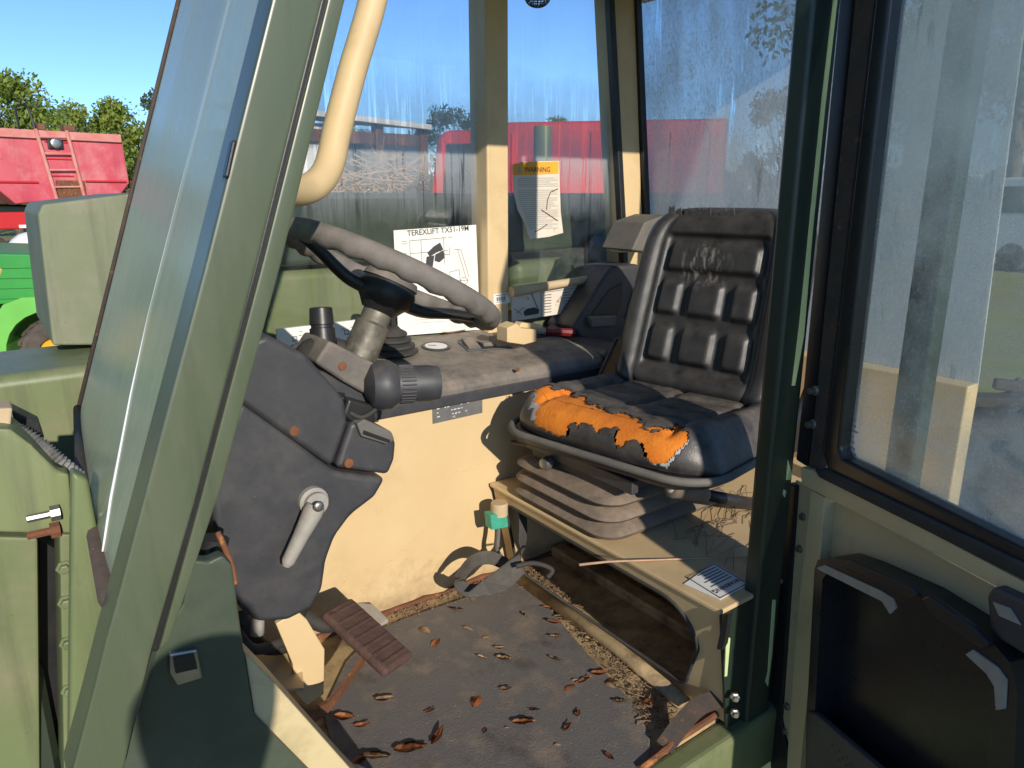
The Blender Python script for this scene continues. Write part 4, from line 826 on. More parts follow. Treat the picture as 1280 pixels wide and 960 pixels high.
bmesh.ops.remove_doubles(bm, verts=bm.verts[:], dist=1e-5)
# vinyl for the backrest with a pale dried smear that has run down
m = mat('vinyl_back', (0.014, 0.014, 0.015), (0.024, 0.0235, 0.023), 10, 0.46, bump=0.1, bscale=260, dust=((0.17, 0.15, 0.13), 0.4), grime=((0.06, 0.057, 0.054), 13, 0.52, 0.9))
nt = m.node_tree; n = nt.nodes; l = nt.links; bs = n['Principled BSDF']
tc = n.new('ShaderNodeTexCoord'); sm = S(0.30, 0.02, 0.84) - ROOT.location * 0
def gauss(center, radius, stretch):
    vm = n.new('ShaderNodeVectorMath'); vm.operation = 'SUBTRACT'; l.new(tc.outputs['Object'], vm.inputs[0]); vm.inputs[1].default_value = center
    v2 = n.new('ShaderNodeVectorMath'); v2.operation = 'MULTIPLY'; l.new(vm.outputs[0], v2.inputs[0]); v2.inputs[1].default_value = stretch
    ln = n.new('ShaderNodeVectorMath'); ln.operation = 'LENGTH'; l.new(v2.outputs[0], ln.inputs[0])
    r = n.new('ShaderNodeMapRange'); r.inputs[1].default_value = radius; r.inputs[2].default_value = radius * 0.3; l.new(ln.outputs['Value'], r.inputs[0]); return r.outputs[0]
backc = UP_(888, 332, S(0.27, 0, 0.83), Vector((1, 0, 0)))
g1 = gauss(backc, 0.085, (0.6, 1.0, 1.3))
mpp = n.new('ShaderNodeMapping'); l.new(tc.outputs['Object'], mpp.inputs[0]); mpp.inputs['Scale'].default_value = (1, 1, 0.25)
nz = n.new('ShaderNodeTexNoise'); nz.inputs['Scale'].default_value = 90; nz.inputs['Detail'].default_value = 5; l.new(mpp.outputs[0], nz.inputs['Vector'])
rr2 = n.new('ShaderNodeMapRange'); rr2.inputs[1].default_value = 0.48; rr2.inputs[2].default_value = 0.68; rr2.inputs[4].default_value = 0.75; l.new(nz.outputs[0], rr2.inputs[0])
mu = n.new('ShaderNodeMath'); mu.operation = 'MULTIPLY'; l.new(g1, mu.inputs[0]); l.new(rr2.outputs[0], mu.inputs[1])
mx = n.new('ShaderNodeMix'); mx.data_type = 'RGBA'; src = bs.inputs['Base Color'].links[0].from_socket
l.new(mu.outputs[0], mx.inputs[0]); l.new(src, mx.inputs[6]); mx.inputs[7].default_value = (0.36, 0.33, 0.29, 1); l.new(mx.outputs[2], bs.inputs['Base Color'])
back = P('backrest', bm, 'vinyl_back', seat, True)
bm = B(); G2 = [[bm.verts.new(bpt(i, j, False)) for j in range(NU + 1)] for i in range(NV + 1)]
for i in range(NV):
    for j in range(NU): bm.faces.new((G2[i][j], G2[i][j + 1], G2[i + 1][j + 1], G2[i + 1][j]))
bmesh.ops.remove_doubles(bm, verts=bm.verts[:], dist=1e-5); P('back_shell', bm, 'black', seat, True)
# torn vinyl scraps on the top edge
bm = B()
for k in range(9):
    i = NV - 16 + random.randint(0, 5); j = int(NU * (0.90 - k * 0.055)); p = bpt(NV - 14, min(NU - 2, j)); w = random.uniform(0.006, 0.012); h = random.uniform(0.010, 0.024)
    d = SR @ Vector((0, 1, 0)); t_ = Vector((random.uniform(-.004, .006), 0, 1)).normalized()
    prism(bm, [p - d * w, p + d * w, p + d * w * 0.8 + t_ * h * random.uniform(.5, 1), p + d * random.uniform(-.3, .3) * w + t_ * h * 0.7, p - d * w * 0.6 + t_ * h], SR @ Vector((0.004, 0, 0)))
P('torn_scraps', bm, 'vinyl_worn', seat)
# recliner, side arm, suspension, bellows
bm = B(); prism(bm, [S(0.12, 0.272, 0.45), S(0.28, 0.272, 0.45), S(0.30, 0.262, 0.62), S(0.24, 0.262, 0.62)], SR @ Vector((0, 0.012, 0)), 0.004); P('side_bracket', bm, 'black', seat)
bm = B(); lathe(bm, S(0.24, 0.28, 0.53), SR @ Vector((0, 1, 0)), [(0.026, 0), (0.028, 0.012), (0.02, 0.02)], 18); P('recline_knob', bm, 'plastic_dusty', seat, True, 40)
bm = B(); prism(bm, [S(0.10, -0.285, 0.45), S(0.28, -0.285, 0.44), S(0.31, -0.27, 0.60), S(0.25, -0.27, 0.60)], SR @ Vector((0, 0.014, 0)), 0.005); P('side_bracket', bm, 'black', seat)
bm = B(); box(bm, Vector((1.19, 1.17, 0.402)), (0.34, 0.30, 0.05), 0.004); box(bm, Vector((1.02, 1.17, 0.415)), (0.02, 0.40, 0.03), 0.003); P('suspension_frame', bm, 'plastic', seat)
bm = B(); rg = []
def bring(z, hx, hy, cx=1.19, cy=1.185): return [Vector((cx + x, cy + y, z)) for x, y in rrect(hx, hy, 0.055, 7)]
for (z, e) in ((0.278, 0.0), (0.283, 0.012), (0.292, 0.016), (0.300, 0.006), (0.306, -0.012), (0.312, -0.010), (0.318, 0.006), (0.327, 0.014), (0.336, 0.006), (0.342, -0.014), (0.348, -0.012), (0.354, 0.003), (0.364, 0.012), (0.373, 0.003), (0.380, -0.04), (0.386, -0.06)):
    rg.append(bring(z, 0.198 + e, 0.168 + e))
ring_loft(bm, rg); P('bellows', bm, 'bellows', seat, True, 70)
bm = B(); lathe(bm, U(684, 578, X=1.0), (-1, -0.3, 0.1), [(0.010, -0.02), (0.016, -0.004), (0.0165, 0.004), (0.012, 0.016), (0.004, 0.018)], 16); P('height_knob', bm, 'steel', seat, True, 40)
bm = B(); tube(bm, [U(640, 552, X=1.01), U(700, 566, X=1.02)], 0.005, 8); P('slide_bar', bm, 'black', seat, True)
hp = [U(838, 611, Y=0.90), U(850, 612, Y=0.90), U(880, 618, Y=0.905), U(930, 628, Y=0.93), U(1010, 640, Y=1.0)]
bm = B(); tube(bm, hp[2:], [0.012, 0.0145, 0.016], 12); hb = P('slide_lever', bm, 'black', seat, True)
bm = B(); tube(bm, smooth_path([hp[0], hp[1], hp[2]], 6), [0.014, 0.0185, 0.019, 0.0195, 0.019, 0.0195, 0.019, 0.0185, 0.019, 0.0185, 0.019, 0.0185, 0.017], 14); P('lever_grip', bm, 'bellows', seat, True)
bm = B(); lathe(bm, hp[0], (hp[0] - hp[1]), [(0.009, 0), (0.0085, 0.004), (0.004, 0.006)], 12); P('lever_button', bm, 'alloy', seat, True)

# ------------------------------------------------------------------ pedals and footwell
bm = B(); prism(bm, pxY([(345, 780), (372, 764), (384, 775), (406, 812), (405, 868), (384, 882), (370, 868), (366, 830)], 1.20), (0, 0.012, 0), 0.002); P('pedal_bracket', bm, 'cream')
bm = B(); prism(bm, [U(310, 818, Z=0.12), U(375, 806, Z=0.12), U(380, 860, Z=0.12), U(352, 862, Z=0.12)], (0, 0, -0.006), 0.001); P('footwell_plate', bm, 'cream')
bm = B(); ribbon(bm, [U(368, 892, Y=1.04), U(384, 896, Y=1.06), U(410, 882, Y=1.10), U(432, 856, Y=1.14), U(444, 838, Y=1.17), U(462, 812, Y=1.2)], (0.3, -0.2, 1), 0.032, 0.007); ped = P('brake_pedal', bm, 'rust', None, True, 50)
pa = UT(420, 760, 1.47); pb_ = UT(498, 832, 1.40); pn = Vector((0.35, -0.62, 0.70)).normalized(); pw = (pb_ - pa); pl_ = pw.length; pw.normalize(); pn = (pn - pw * pn.dot(pw)).normalized(); pv = pn.cross(pw)
bm = B(); Rp = Matrix((pw, pv, pn)).transposed(); box(bm, (pa + pb_) / 2, (pl_ * 1.02, 0.085, 0.022), 0.009, Rp, 3); pad = P('pedal_pad', bm, 'pedal_rubber', ped, True, 40)
bm = B()
for k in range(7): box(bm, pa.lerp(pb_, (k + .7) / 7.4) + pn * 0.0112, (0.007, 0.072, 0.004), 0.0015, Rp)
P('pad_rib', bm, 'pedal_rubber', ped)
bm = B(); prism(bm, [U(436, 756, Z=0.05), U(466, 758, Z=0.05), U(486, 778, Z=0.03), U(462, 792, Z=0.03)], (0, 0, 0.008), 0.002); P('accelerator_pedal', bm, 'alloy')
bm = B(); tube(bm, smooth_path([U(380, 770, Y=1.36), U(405, 782, Y=1.34), U(430, 776, Y=1.36)], 5), 0.016, 10); tube(bm, smooth_path([U(300, 770, Y=1.24), U(325, 806, Y=1.25), U(355, 808, Y=1.27), U(362, 790, Y=1.3)], 5), 0.014, 10); tube(bm, smooth_path([U(296, 790, Y=1.20), U(318, 812, Y=1.20), U(360, 800, Y=1.24)], 5), 0.010, 10); P('hydraulic_hose', bm, 'rubber', None, True)
bm = B(); box2(bm, (0.13, 0.80, -0.01), (0.16, WY, 0.56), 0.003); P('bulkhead', bm, 'cream_dull')
# data plate and small stickers
bm = B(); prism(bm, pxY([(540, 489), (603, 481), (603, 516), (541, 530)], WY - 0.0015), (0, 0.0012, 0)); dp = P('data_plate', bm, 'plate_grey')
bm = B(); og = U(541, 528, Y=WY - 0.0018); xd = (U(603, 516, Y=WY) - U(541, 530, Y=WY)).normalized()
for r_ in range(6):
    x_ = 0.012
    while x_ < 0.105:
        w = random.uniform(0.003, 0.011); 
        if random.random() < .6: lines(bm, og, xd, (0, 0, 1), [(x_, 0.010 + r_ * 0.010, x_ + w, 0.0125 + r_ * 0.010)], lift=0.0006)
        x_ += w + 0.003
tag(P('plate_print', bm, 'print_white', dp), kind='stuff')
bm = B(); prism(bm, pxY([(617, 368), (638, 365), (638, 378), (617, 381)], 1.7635), (0, 0.001, 0)); sk = P('serial_sticker', bm, 'paper')
bm = B(); og = U(618, 380, Y=1.7633); lines(bm, og, (1, 0, 0), (0, 0, 1), [(0.008 + 0.007 * k, 0.008, 0.012 + 0.007 * k, 0.02) for k in range(5)] + [(0.004, 0.024, 0.044, 0.026), (0.004, 0.004, 0.044, 0.0052)], lift=0.0006); tag(P('sticker_print', bm, 'shade_blue', sk), kind='stuff')

# ------------------------------------------------------------------ papers on the glazing (things of their own)
def sheet(name, pts, Y, m, label, cat):
    bm = B(); prism(bm, pxY(pts, Y), (0, 0.0008, 0)); o = link(name, bm, m); return tag(o, label, cat)
cy = GY - 0.012
ch = sheet('load_chart', [(492, 288), (595, 281), (600, 412), (498, 420)], cy, 'paper', 'white load chart sheet with lifting diagram taped inside the far cab window', 'chart')
og = U(498, 419, Y=cy); xr = U(600, 411, Y=cy); tl_ = U(492, 289, Y=cy); xd = Vector((1, 0, 0)); yd = Vector((0, 0, 1)); W_ = xr.x - og.x; H_ = tl_.z - og.z; og = Vector((og.x, cy, og.z))
def cpx(x, y): p = U(x, y, Y=cy); return (p.x - og.x, p.z - og.z)
bm = B()
def ln(a, b, w=0.0013): seg(bm, og, xd, yd, cpx(*a), cpx(*b), w)
for a, b in (((512, 301), (558, 297)), ((513, 317), (560, 313)), ((512, 301), (514, 360)), ((526, 300), (528, 345)), ((554, 296), (556, 330)), ((530, 345), (556, 343)), ((572, 312), (582, 346)), ((576, 312), (586, 346)), ((568, 312), (576, 312)), ((562, 340), (574, 337)), ((562, 340), (563, 350)), ((574, 337), (575, 350)), ((556, 352), (586, 350)), ((560, 297), (566, 296)), ((562, 309), (562, 318)), ((555, 318), (562, 318))): ln(a, b)
for (cx_, cy__, r) in ((560, 352, 4), (580, 351, 4.5)):
    for k in range(12):
        a = 2 * math.pi * k / 12; b = 2 * math.pi * (k + 1) / 12; ln((cx_ + r * math.cos(a), cy__ + r * math.sin(a)), (cx_ + r * math.cos(b), cy__ + r * math.sin(b)))
for y_ in (302, 305, 317, 320): ln((502, y_), (509, y_ - 0.5), 0.0012)
for k in range(9): ln((520, 372 + k * 4), (575, 368 + k * 4), 0.0007)
prt = tag(link('chart_print', bm, 'print', ch), kind='stuff')
bm = B()
for pl in ([(550, 303), (554, 312), (545, 316), (537, 321), (534, 316), (542, 308)], [(554, 313), (556, 322), (549, 328), (543, 326), (544, 318)], [(533, 321), (543, 319), (541, 332), (538, 350), (535, 352), (531, 345)]):
    bm.faces.new([bm.verts.new(og + xd * cpx(*p)[0] + yd * cpx(*p)[1] + Vector((0, -0.0007, 0))) for p in pl])
tag(link('chart_diagram', bm, 'print', ch), kind='stuff')
text('chart_title', 'TEREXLIFT TX51-19M', 0.0215, U(509, 295, Y=cy), (1, 0, 0.045), (0, 0, 1), 'print', ch, 0.0006)
wy = GY - 0.010
wp = sheet('warning_notice', [(640, 206), (652, 202), (699, 201), (700, 240), (701, 265), (704, 291), (686, 296), (662, 299), (656, 280), (647, 262), (642, 240)], wy, 'paper_old', 'torn curling paper warning notice with orange heading on far cab window', 'notice')
bm = B(); bm.faces.new([bm.verts.new(U(x, y, Y=wy) + Vector((0, -0.0008, 0))) for x, y in ((641, 206), (652, 203), (698, 202), (698, 217), (654, 219), (641, 219))]); link('notice_heading', bm, 'orange_print', wp)
text('heading_word', 'WARNING', 0.0205, U(655.5, 215, Y=wy), (1, 0, 0.02), (0, 0, 1), 'print', wp, 0.0012)
bm = B(); 
for pl in ([(646, 217), (651.5, 216), (649, 205)],): bm.faces.new([bm.verts.new(U(x, y, Y=wy) + Vector((0, -0.0012, 0))) for x, y in pl])
og = U(646, 292, Y=wy)
for k in range(26):
    y_ = 223 + k * 2.5; x_ = 645 + max(0, (y_ - 245)) * 0.36
    if random.random() < .12: continue
    a = U(x_ + 2, y_, Y=wy); b = U(697 - random.uniform(0, 14) * (random.random() < .5), y_ - 0.6, Y=wy)
    seg(bm, Vector((0, wy, 0)), (1, 0, 0), (0, 0, 1), (a.x, a.z), (b.x, b.z), 0.0014, 0.0012)
tag(link('notice_print', bm, 'print_light', wp), kind='stuff')
bm = B()
for pts in ([(697, 236), (688, 240), (684, 250), (683, 262)], [(676, 262), (688, 270), (697, 276)], [(684, 280), (676, 286), (668, 290)]):
    for a, b in zip(pts, pts[1:]):
        a = U(*a, Y=wy); b = U(*b, Y=wy); seg(bm, Vector((0, wy, 0)), (1, 0, 0), (0, 0, 1), (a.x, a.z), (b.x, b.z), 0.003, 0.0014)
tag(link('crack_stain', bm, 'rust', wp), kind='stuff')
# roller with load tables under the rear side window, clear sleeve above it
ry = 1.755
bm = B(); prism(bm, pxY([(640, 365), (728, 352), (728, 388), (640, 402)], ry), (0, 0.002, 0)); lt = link('load_table', bm, 'paper_old'); tag(lt, 'cream roll of printed load tables beside the cab middle post', 'chart')
bm = B(); tube(bm, [U(639, 365, Y=ry - 0.012), U(680, 358, Y=ry - 0.012), U(735, 349, Y=ry - 0.012)], [0.016, 0.0135, 0.012], 14); link('roller', bm, 'tan_block', lt, True, 40)
bm = B(); zr = Vector((0, ry, 0))
def sg(a, b, w): a = U(*a, Y=ry); b = U(*b, Y=ry); seg(bm, zr, (1, 0, 0), (0, 0, 1), (a.x, a.z), (b.x, b.z), w, 0.0008)
sg((664, 366), (672, 386), 0.003); sg((645, 392), (655, 384), 0.002); sg((643, 386), (652, 393), 0.002); sg((676, 366), (677, 396), 0.0015); sg((677, 366), (726, 359), 0.0015)
for cxx in (684, 708, 720):
    for k in range(7): sg((cxx - 4, 369 + k * 3.6 - (cxx - 684) * .14), (cxx + 5, 368 + k * 3.6 - (cxx - 684) * .14), 0.0022)
pl = [(654, 390), (658, 386), (668, 384), (674, 387), (673, 392), (656, 395)]
bm.faces.new([bm.verts.new(U(x, y, Y=ry) + Vector((0, -0.001, 0))) for x, y in pl]); tag(link('table_print', bm, 'print', lt), kind='stuff')
bm = B(); prism(bm, pxY([(640, 316), (730, 309), (730, 346), (640, 356)], 1.79), (0, 0.002, 0)); tag(link('document_sleeve', bm, 'plastic_sleeve'), 'clear plastic document sleeve standing above the roll of load tables', 'sleeve')

# loose things on the console
a = conU(676, 417); b_ = conU(716, 419)
sd = thing('screwdriver', 'red handled screwdriver lying in the console tray', 'screwdriver', a)
ax = (conU(712, 421) - conU(682, 419)).normalized(); p = conU(682, 419) + Vector((0, 0, 0.013))
bm = B(); lathe(bm, p, ax, [(0.009, 0), (0.012, 0.006), (0.0135, 0.03), (0.012, 0.05), (0.0135, 0.08), (0.010, 0.09)], 8); link('handle', bm, 'red_handle', sd, True, 30)
bm = B(); lathe(bm, p, -ax, [(0.009, 0), (0.011, 0.006), (0.010, 0.018), (0.004, 0.024), (0.004, 0.07)], 12); link('shank', bm, 'alloy', sd, True, 30)
bm = B(); c = conU(650, 428); z_ = c.z
prism(bm, [U(634, 428, Y=1.54), U(634, 410, Y=1.54), U(646, 404, Y=1.54), U(652, 410, Y=1.54), U(671, 412, Y=1.54), U(671, 427, Y=1.54), U(655, 431, Y=1.54)], (0, 0.05, 0), 0.003); prism(bm, [U(648, 411, Y=1.57), U(652, 403, Y=1.57), U(678, 406, Y=1.57), U(677, 411, Y=1.57), U(660, 412, Y=1.57)], (0, 0.03, 0), 0.003)
tag(link('broken_clip', bm, 'cream', None, True, 30), 'broken cream plastic clip lying on the dusty console', 'clip')
bm = B(); tube(bm, smooth_path([conU(530, 414) + Vector((0, 0, .004)), conU(560, 418) + Vector((0, 0, .006)), conU(590, 412) + Vector((0, 0, .004)), conU(614, 406) + Vector((0, 0, .006)), conU(634, 402) + Vector((0, 0, .004))], 6), 0.0022, 6); tag(link('loose_wire', bm, 'twig', None, True), 'thin brown wire lying along the back of the console', 'wire')

# ------------------------------------------------------------------ floor mat, dirt, leaves
mo = [(430, 1010), (404, 890), (432, 830), (470, 790), (520, 770), (585, 748), (650, 722), (675, 748), (730, 815), (790, 880), (812, 920), (812, 1010)]
bm = B(); prism(bm, pxZ(mo, 0.001), (0, 0, 0.006), 0.002); tag(link('floor_mat', bm, 'mat_rubber'), 'worn grey rubber mat covering the cab floor', 'mat')
bm = B(); random.seed(3)
strip = [((480, 772), (575, 740)), ((575, 740), (650, 716)), ((660, 715), (720, 775)), ((720, 775), (800, 860)), ((800, 860), (830, 915)), ((650, 716), (690, 740))]
def clod(bm, p, s):
    vs = [bm.verts.new(p + Vector((random.uniform(-s, s), random.uniform(-s, s), z))) for z in (0, 0, 0)] + [bm.verts.new(p + Vector((random.uniform(-s, s) * .4, random.uniform(-s, s) * .4, s * random.uniform(.4, 1))))]
    for t in ((0, 1, 2), (0, 1, 3), (1, 2, 3), (2, 0, 3)): bm.faces.new([vs[i] for i in t])
for a, b in strip:
    for k in range(420):
        t = random.random(); x = a[0] + (b[0] - a[0]) * t + random.gauss(0, 9); y = a[1] + (b[1] - a[1]) * t + random.gauss(0, 8)
        p = U(x, y, Z=0.006)
        if p.y < WY - 0.004: clod(bm, p, random.uniform(0.0012, 0.005))
for k in range(700):
    p = U(random.uniform(430, 800), random.uniform(740, 950), Z=0.007)
    if p.y < WY - .004: clod(bm, p, random.uniform(0.0008, 0.0022))
tag(link('floor_dirt', bm, 'dirt'), 'sandy grit and crumbs scattered along the cab floor edges', None, None, 'stuff')
bm = B()
for k in range(170):
    a, b = random.choice(strip[2:5] + strip[1:2]); t = random.random(); p = U(a[0] + (b[0] - a[0]) * t + random.gauss(0, 10), a[1] + (b[1] - a[1]) * t + random.gauss(0, 8), Z=0.009)
    if p.y > WY - .02: continue
    an = random.uniform(0, 6.28); L_ = random.uniform(0.01, 0.05); d = Vector((math.cos(an), math.sin(an), random.uniform(-.05, .15)))
    tube(bm, [p - d * L_ / 2, p + Vector((0, 0, 0.003)) + Vector((d.y, -d.x, 0)) * L_ * .1, p + d * L_ / 2], random.uniform(0.0005, 0.0012), 4)
for k in range(90):
    p = Vector((random.uniform(1.15, 1.55), random.uniform(0.78, 1.02), bz + 0.006)); an = random.gauss(0.2, .5); L_ = random.uniform(0.04, 0.14); d = Vector((math.cos(an), math.sin(an), 0.03)); 
    tube(bm, [p - d * L_ / 2, p + Vector((0, 0, 0.006)), p + d * L_ / 2], 0.0007, 4)
tag(link('dry_litter', bm, 'twig'), 'dry stems and needles littering the floor edge and seat box', None, None, 'stuff')
def leaf_mesh(seed, curl):
    random.seed(seed); bm = B(); n = 8; L = []; 
    for i in range(n + 1):
        t = i / n; w = 0.19 * math.sin(math.pi * t ** 0.85) ** 0.9 + 0.01; x = t - .5; z = curl * (x * x) * 1.2
        L.append([bm.verts.new((x, s * w, z + abs(s) * w * curl * 0.8 + 0.06 * mn.noise(Vector((x * 5, s * 1.7, seed))))) for s in (-1, 0, 1)])
    for a, b in zip(L, L[1:]):
        for j in (0, 1): bm.faces.new((a[j], a[j + 1], b[j + 1], b[j]))
    bmesh.ops.solidify(bm, geom=bm.faces[:], thickness=0.006); return bm
lm = {}
for key, (mname, lab, cat) in {'brown': ('leaf_brown', 'reddish brown dry leaf lying on the cab floor', 'leaf'), 'tan': ('leaf_tan', 'pale tan dry leaf lying on the cab floor', 'leaf')}.items():
    lm[key] = []
    for s_, cu in ((1, 0.22), (2, -0.45), (3, 0.06)):
        o = link('dry_leaf', leaf_mesh(s_, cu), mname, None, True); lm[key].append(o.data); bpy.data.objects.remove(o)
random.seed(11)
spots = [(597, 874, 70, 26, 'brown'), (655, 902, 5, 30, 'brown'), (547, 921, 65, 30, 'brown'), (513, 935, 10, 40, 'brown'), (538, 888, 20, 16, 'brown'), (480, 874, 10, 24, 'tan'), (545, 802, 65, 22, 'brown'), (585, 784, -30, 20, 'tan'), (630, 822, 0, 20, 'tan'), (603, 822, -20, 16, 'tan'), (624, 810, 10, 14, 'tan'), (632, 861, 0, 16, 'tan'), (695, 824, -30, 20, 'tan'), (711, 859, 30, 20, 'brown'), (749, 842, -5, 24, 'brown'), (762, 855, -40, 18, 'tan'), (775, 876, 0, 18, 'tan'), (692, 778, -10, 20, 'brown'), (694, 796, 10, 18, 'tan'), (686, 760, 0, 20, 'brown'), (709, 908, 60, 18, 'brown'), (668, 887, 0, 14, 'brown'), (430, 897, -10, 26, 'brown'), (452, 907, 10, 20, 'brown'), (470, 945, 10, 34, 'tan'), (530, 786, -35, 22, 'tan'), (570, 762, 0, 18, 'tan'), (607, 796, 10, 12, 'tan'), (740, 800, -30, 20, 'tan'), (812, 876, 40, 22, 'brown'), (820, 884, -10, 16, 'brown'), (718, 849, 10, 10, 'tan'), (450, 948, 40, 22, 'brown'), (762, 946, -50, 14, 'brown'), (765, 850, 10, 18, 'brown'), (730, 850, 30, 22, 'brown'), (697, 931, 0, 9, 'tan'), (634, 909, 0, 6, 'tan'), (606, 912, 70, 10, 'brown'), (700, 770, 20, 16, 'tan'), (655, 768, -60, 14, 'tan'), (722, 891, 70, 14, 'brown')]
for (x, y, ang, ln_, key) in spots:
    p = U(x, y, Z=0.010); s = ln_ * (p - CP).length / F * 0.95
    o = bpy.data.objects.new('dry_leaf', random.choice(lm[key])); C.objects.link(o); o.location = p + Vector((0, 0, s * 0.035)); o.scale = (s, s * random.uniform(.8, 1.25), s)
    o.rotation_euler = (random.uniform(-.2, .2), random.uniform(-.12, .12), rad(ang) - YAW + random.uniform(-.1, .1))
    zone = 'beside the brake pedal' if x < 500 and y < 915 else 'on the mat edge by the door sill' if y > 915 else 'under the seat box opening' if x - 660 > (y - 740) * 0.62 + 10 else 'near the wall end of the mat' if y < 800 else 'in the middle of the mat'
    tag(o, ('reddish brown' if key == 'brown' else 'pale tan') + (' long' if ln_ > 24 else ' small' if ln_ < 15 else '') + ' dry leaf lying ' + zone, 'leaf', 'dry leaves on the cab floor')
bm = B(); z_ = bz + 0.008; tube(bm, [U(724, 706, Z=z_ + 0.01), U(760, 702, Z=z_ + 0.006), U(840, 699, Z=z_), U(945, 696, Z=z_)], [0.003, 0.0025, 0.002, 0.0012], 6); tag(link('straw_stem', bm, 'straw', None, True), 'long pale straw lying across the seat box', 'straw')

# ------------------------------------------------------------------ the person at the doorway, whose shadow falls on the sill and post
def person():
    V = []; E = []; R_ = []
    def v(p, r, par=None, r2=None):
        V.append(Vector(p)); R_.append((r, r2 or r)); i = len(V) - 1
        if par is not None: E.append((par, i))
        return i
    hip = v((-0.16, -0.50, 0.20), 0.15, None, 0.11); waist = v((-0.15, -0.48, 0.36), 0.135, hip, 0.10); chest = v((-0.13, -0.45, 0.54), 0.155, waist, 0.11); nb = v((-0.115, -0.41, 0.70), 0.07, chest); nk = v((-0.105, -0.39, 0.76), 0.052, nb)
    h1 = v((-0.09, -0.37, 0.83), 0.078, nk); h2 = v((-0.085, -0.365, 0.91), 0.088, h1); v((-0.085, -0.37, 0.965), 0.06, h2)
    for s_, el, ha in ((1, (0.17, -0.42, 0.44), (0.06, -0.24, 0.60)), (-1, (-0.36, -0.26, 0.44), (-0.16, -0.16, 0.60))):
        sh = v(Vector((-0.13, -0.45, 0.655)) + RT * 0.18 * s_, 0.065, chest); e = v(el, 0.043, sh); w = v(Vector(el).lerp(Vector(ha), 0.82), 0.028, e); hd = v(ha, 0.032, w, 0.02)
        dr = RT * -s_
        for k in range(4):
            b = v(Vector(ha) + Vector((0, 0, 0.03)) - FW * (0.012 * k - 0.0) + dr * 0.01, 0.009, hd); m1 = v(V[b] + Vector((0, 0, 0.022)) + dr * 0.015, 0.0085, b); v(V[m1] + dr * 0.025, 0.008, m1)
        b = v(Vector(ha) + dr * 0.035 - FW * 0.02, 0.010, hd); v(V[b] + dr * 0.03, 0.009, b)
    for s_ in (1, -1):
        t = v(Vector((-0.16, -0.50, 0.10)) + RT * 0.09 * s_, 0.095, hip); k = v(Vector((-0.15, -0.48, -0.28)) + RT * 0.11 * s_, 0.062, t); a = v(Vector((-0.18, -0.53, -0.67)) + RT * 0.12 * s_, 0.042, k); f = v(Vector((-0.17, -0.50, -0.715)) + RT * 0.12 * s_, 0.036, a); v(V[f] + Vector((FW.x, FW.y, 0)) * 0.15, 0.03, f)
    me = bpy.data.meshes.new('person'); me.from_pydata(V, E, []); o = bpy.data.objects.new('person', me); C.objects.link(o)
    md = o.modifiers.new('skin', 'SKIN'); sd_ = o.modifiers.new('sub', 'SUBSURF'); sd_.levels = 2; sd_.render_levels = 2
    for i, sv in enumerate(me.skin_vertices[0].data): sv.radius = R_[i]; sv.use_root = (i == 0)
    md.use_smooth_shade = True
    me.materials.append(MATS['shirt']); tag(o, 'person in dark blue clothes standing just outside the cab doorway', 'person')
mat('shirt', (0.03, 0.04, 0.09), (0.04, 0.05, 0.10), 20, 0.85, bump=0.2, bscale=60)
person()

# ------------------------------------------------------------------ background: trailer, utility vehicle, building, truck, trees
def far(x, y, d):   # point at horizontal distance d along the ray of pixel x,y
    r = ray(x, y); return CP + r * (d / math.hypot(r.x, r.y))
# red hopper trailer seen from behind
TD = 14.0
pL, pR = far(-14, 243, TD), far(164, 243, TD + 0.6)
tx = (pR - pL); tx.z = 0; TW = tx.length; tx.normalize(); tyv = Vector((0, 0, 1)).cross(tx) 
if tyv.dot(FW) < 0: tyv = -tyv
T = thing('hopper_trailer', 'faded red hopper trailer with rear ladder parked beyond the field', 'trailer', (pL.x + tx.x * TW / 2, pL.y + tx.y * TW / 2, GZ))
def tp(u, h, d=0): return Vector((pL.x, pL.y, GZ)) + tx * (u * TW) + Vector((0, 0, h)) + tyv * d
def hz(y): return far(80, y, TD + .3).z - GZ
h0, h1, hb = hz(165), hz(228), hz(255)
bm = B(); prism(bm, [tp(0.01, h1), tp(0.02, h0 - .03), tp(0.06, h0), tp(0.94, h0), tp(0.985, h0 - .04), tp(1, h1), tp(0.86, hb), tp(0.62, hb + .05), tp(0.40, hb + .05), tp(0.16, hb)], tyv * 9, 0.03, 2); P2 = lambda name, bm, m, sm=False, par=None: link(name, bm, m, par or T, sm, 40)
P2('hopper_body', bm, 'red_paint', True)
bm = B(); box(bm, tp(.5, h0 - .06, -.03), (TW * .94, .06, .13), .01, Matrix((tx, tyv, Vector((0, 0, 1)))).transposed()); P2('top_rail', bm, 'pink_worn')
RT_ = Matrix((tx, tyv, Vector((0, 0, 1)))).transposed()
for u0, u1 in ((0.36, 0.43), (0.57, 0.63)):
    bm = B(); tube(bm, [tp(u0, h0 + .02, -.08), tp(u1, hb + .08, -.08)], 0.028, 8); P2('ladder_rail', bm, 'pink_worn', True)
for k, y in enumerate((173, 193, 213, 234)):
    f_ = (y - 165) / 75; bm = B(); tube(bm, [tp(0.36 + .07 * f_, hz(y), -.08), tp(0.57 + .06 * f_, hz(y) + .01, -.08)], 0.016, 6); P2('ladder_rung', bm, 'pink_worn', True)
for y, m_ in ((178, 'black'), (199, 'black'), (220, 'black')):
    bm = B(); box(bm, tp(0.5, hz(y), -.012), (TW * .17, .02, .02), .004, RT_); P2('seam_rib', bm, 'red_plain')
for u0, ww in ((0.43, 0.05), (0.62, 0.08)):
    bm = B(); box(bm, tp(u0 - .02, h0 + .06, .05), (TW * ww, .2, .10), .01, RT_); P2('hatch_stop', bm, 'brown_wood')
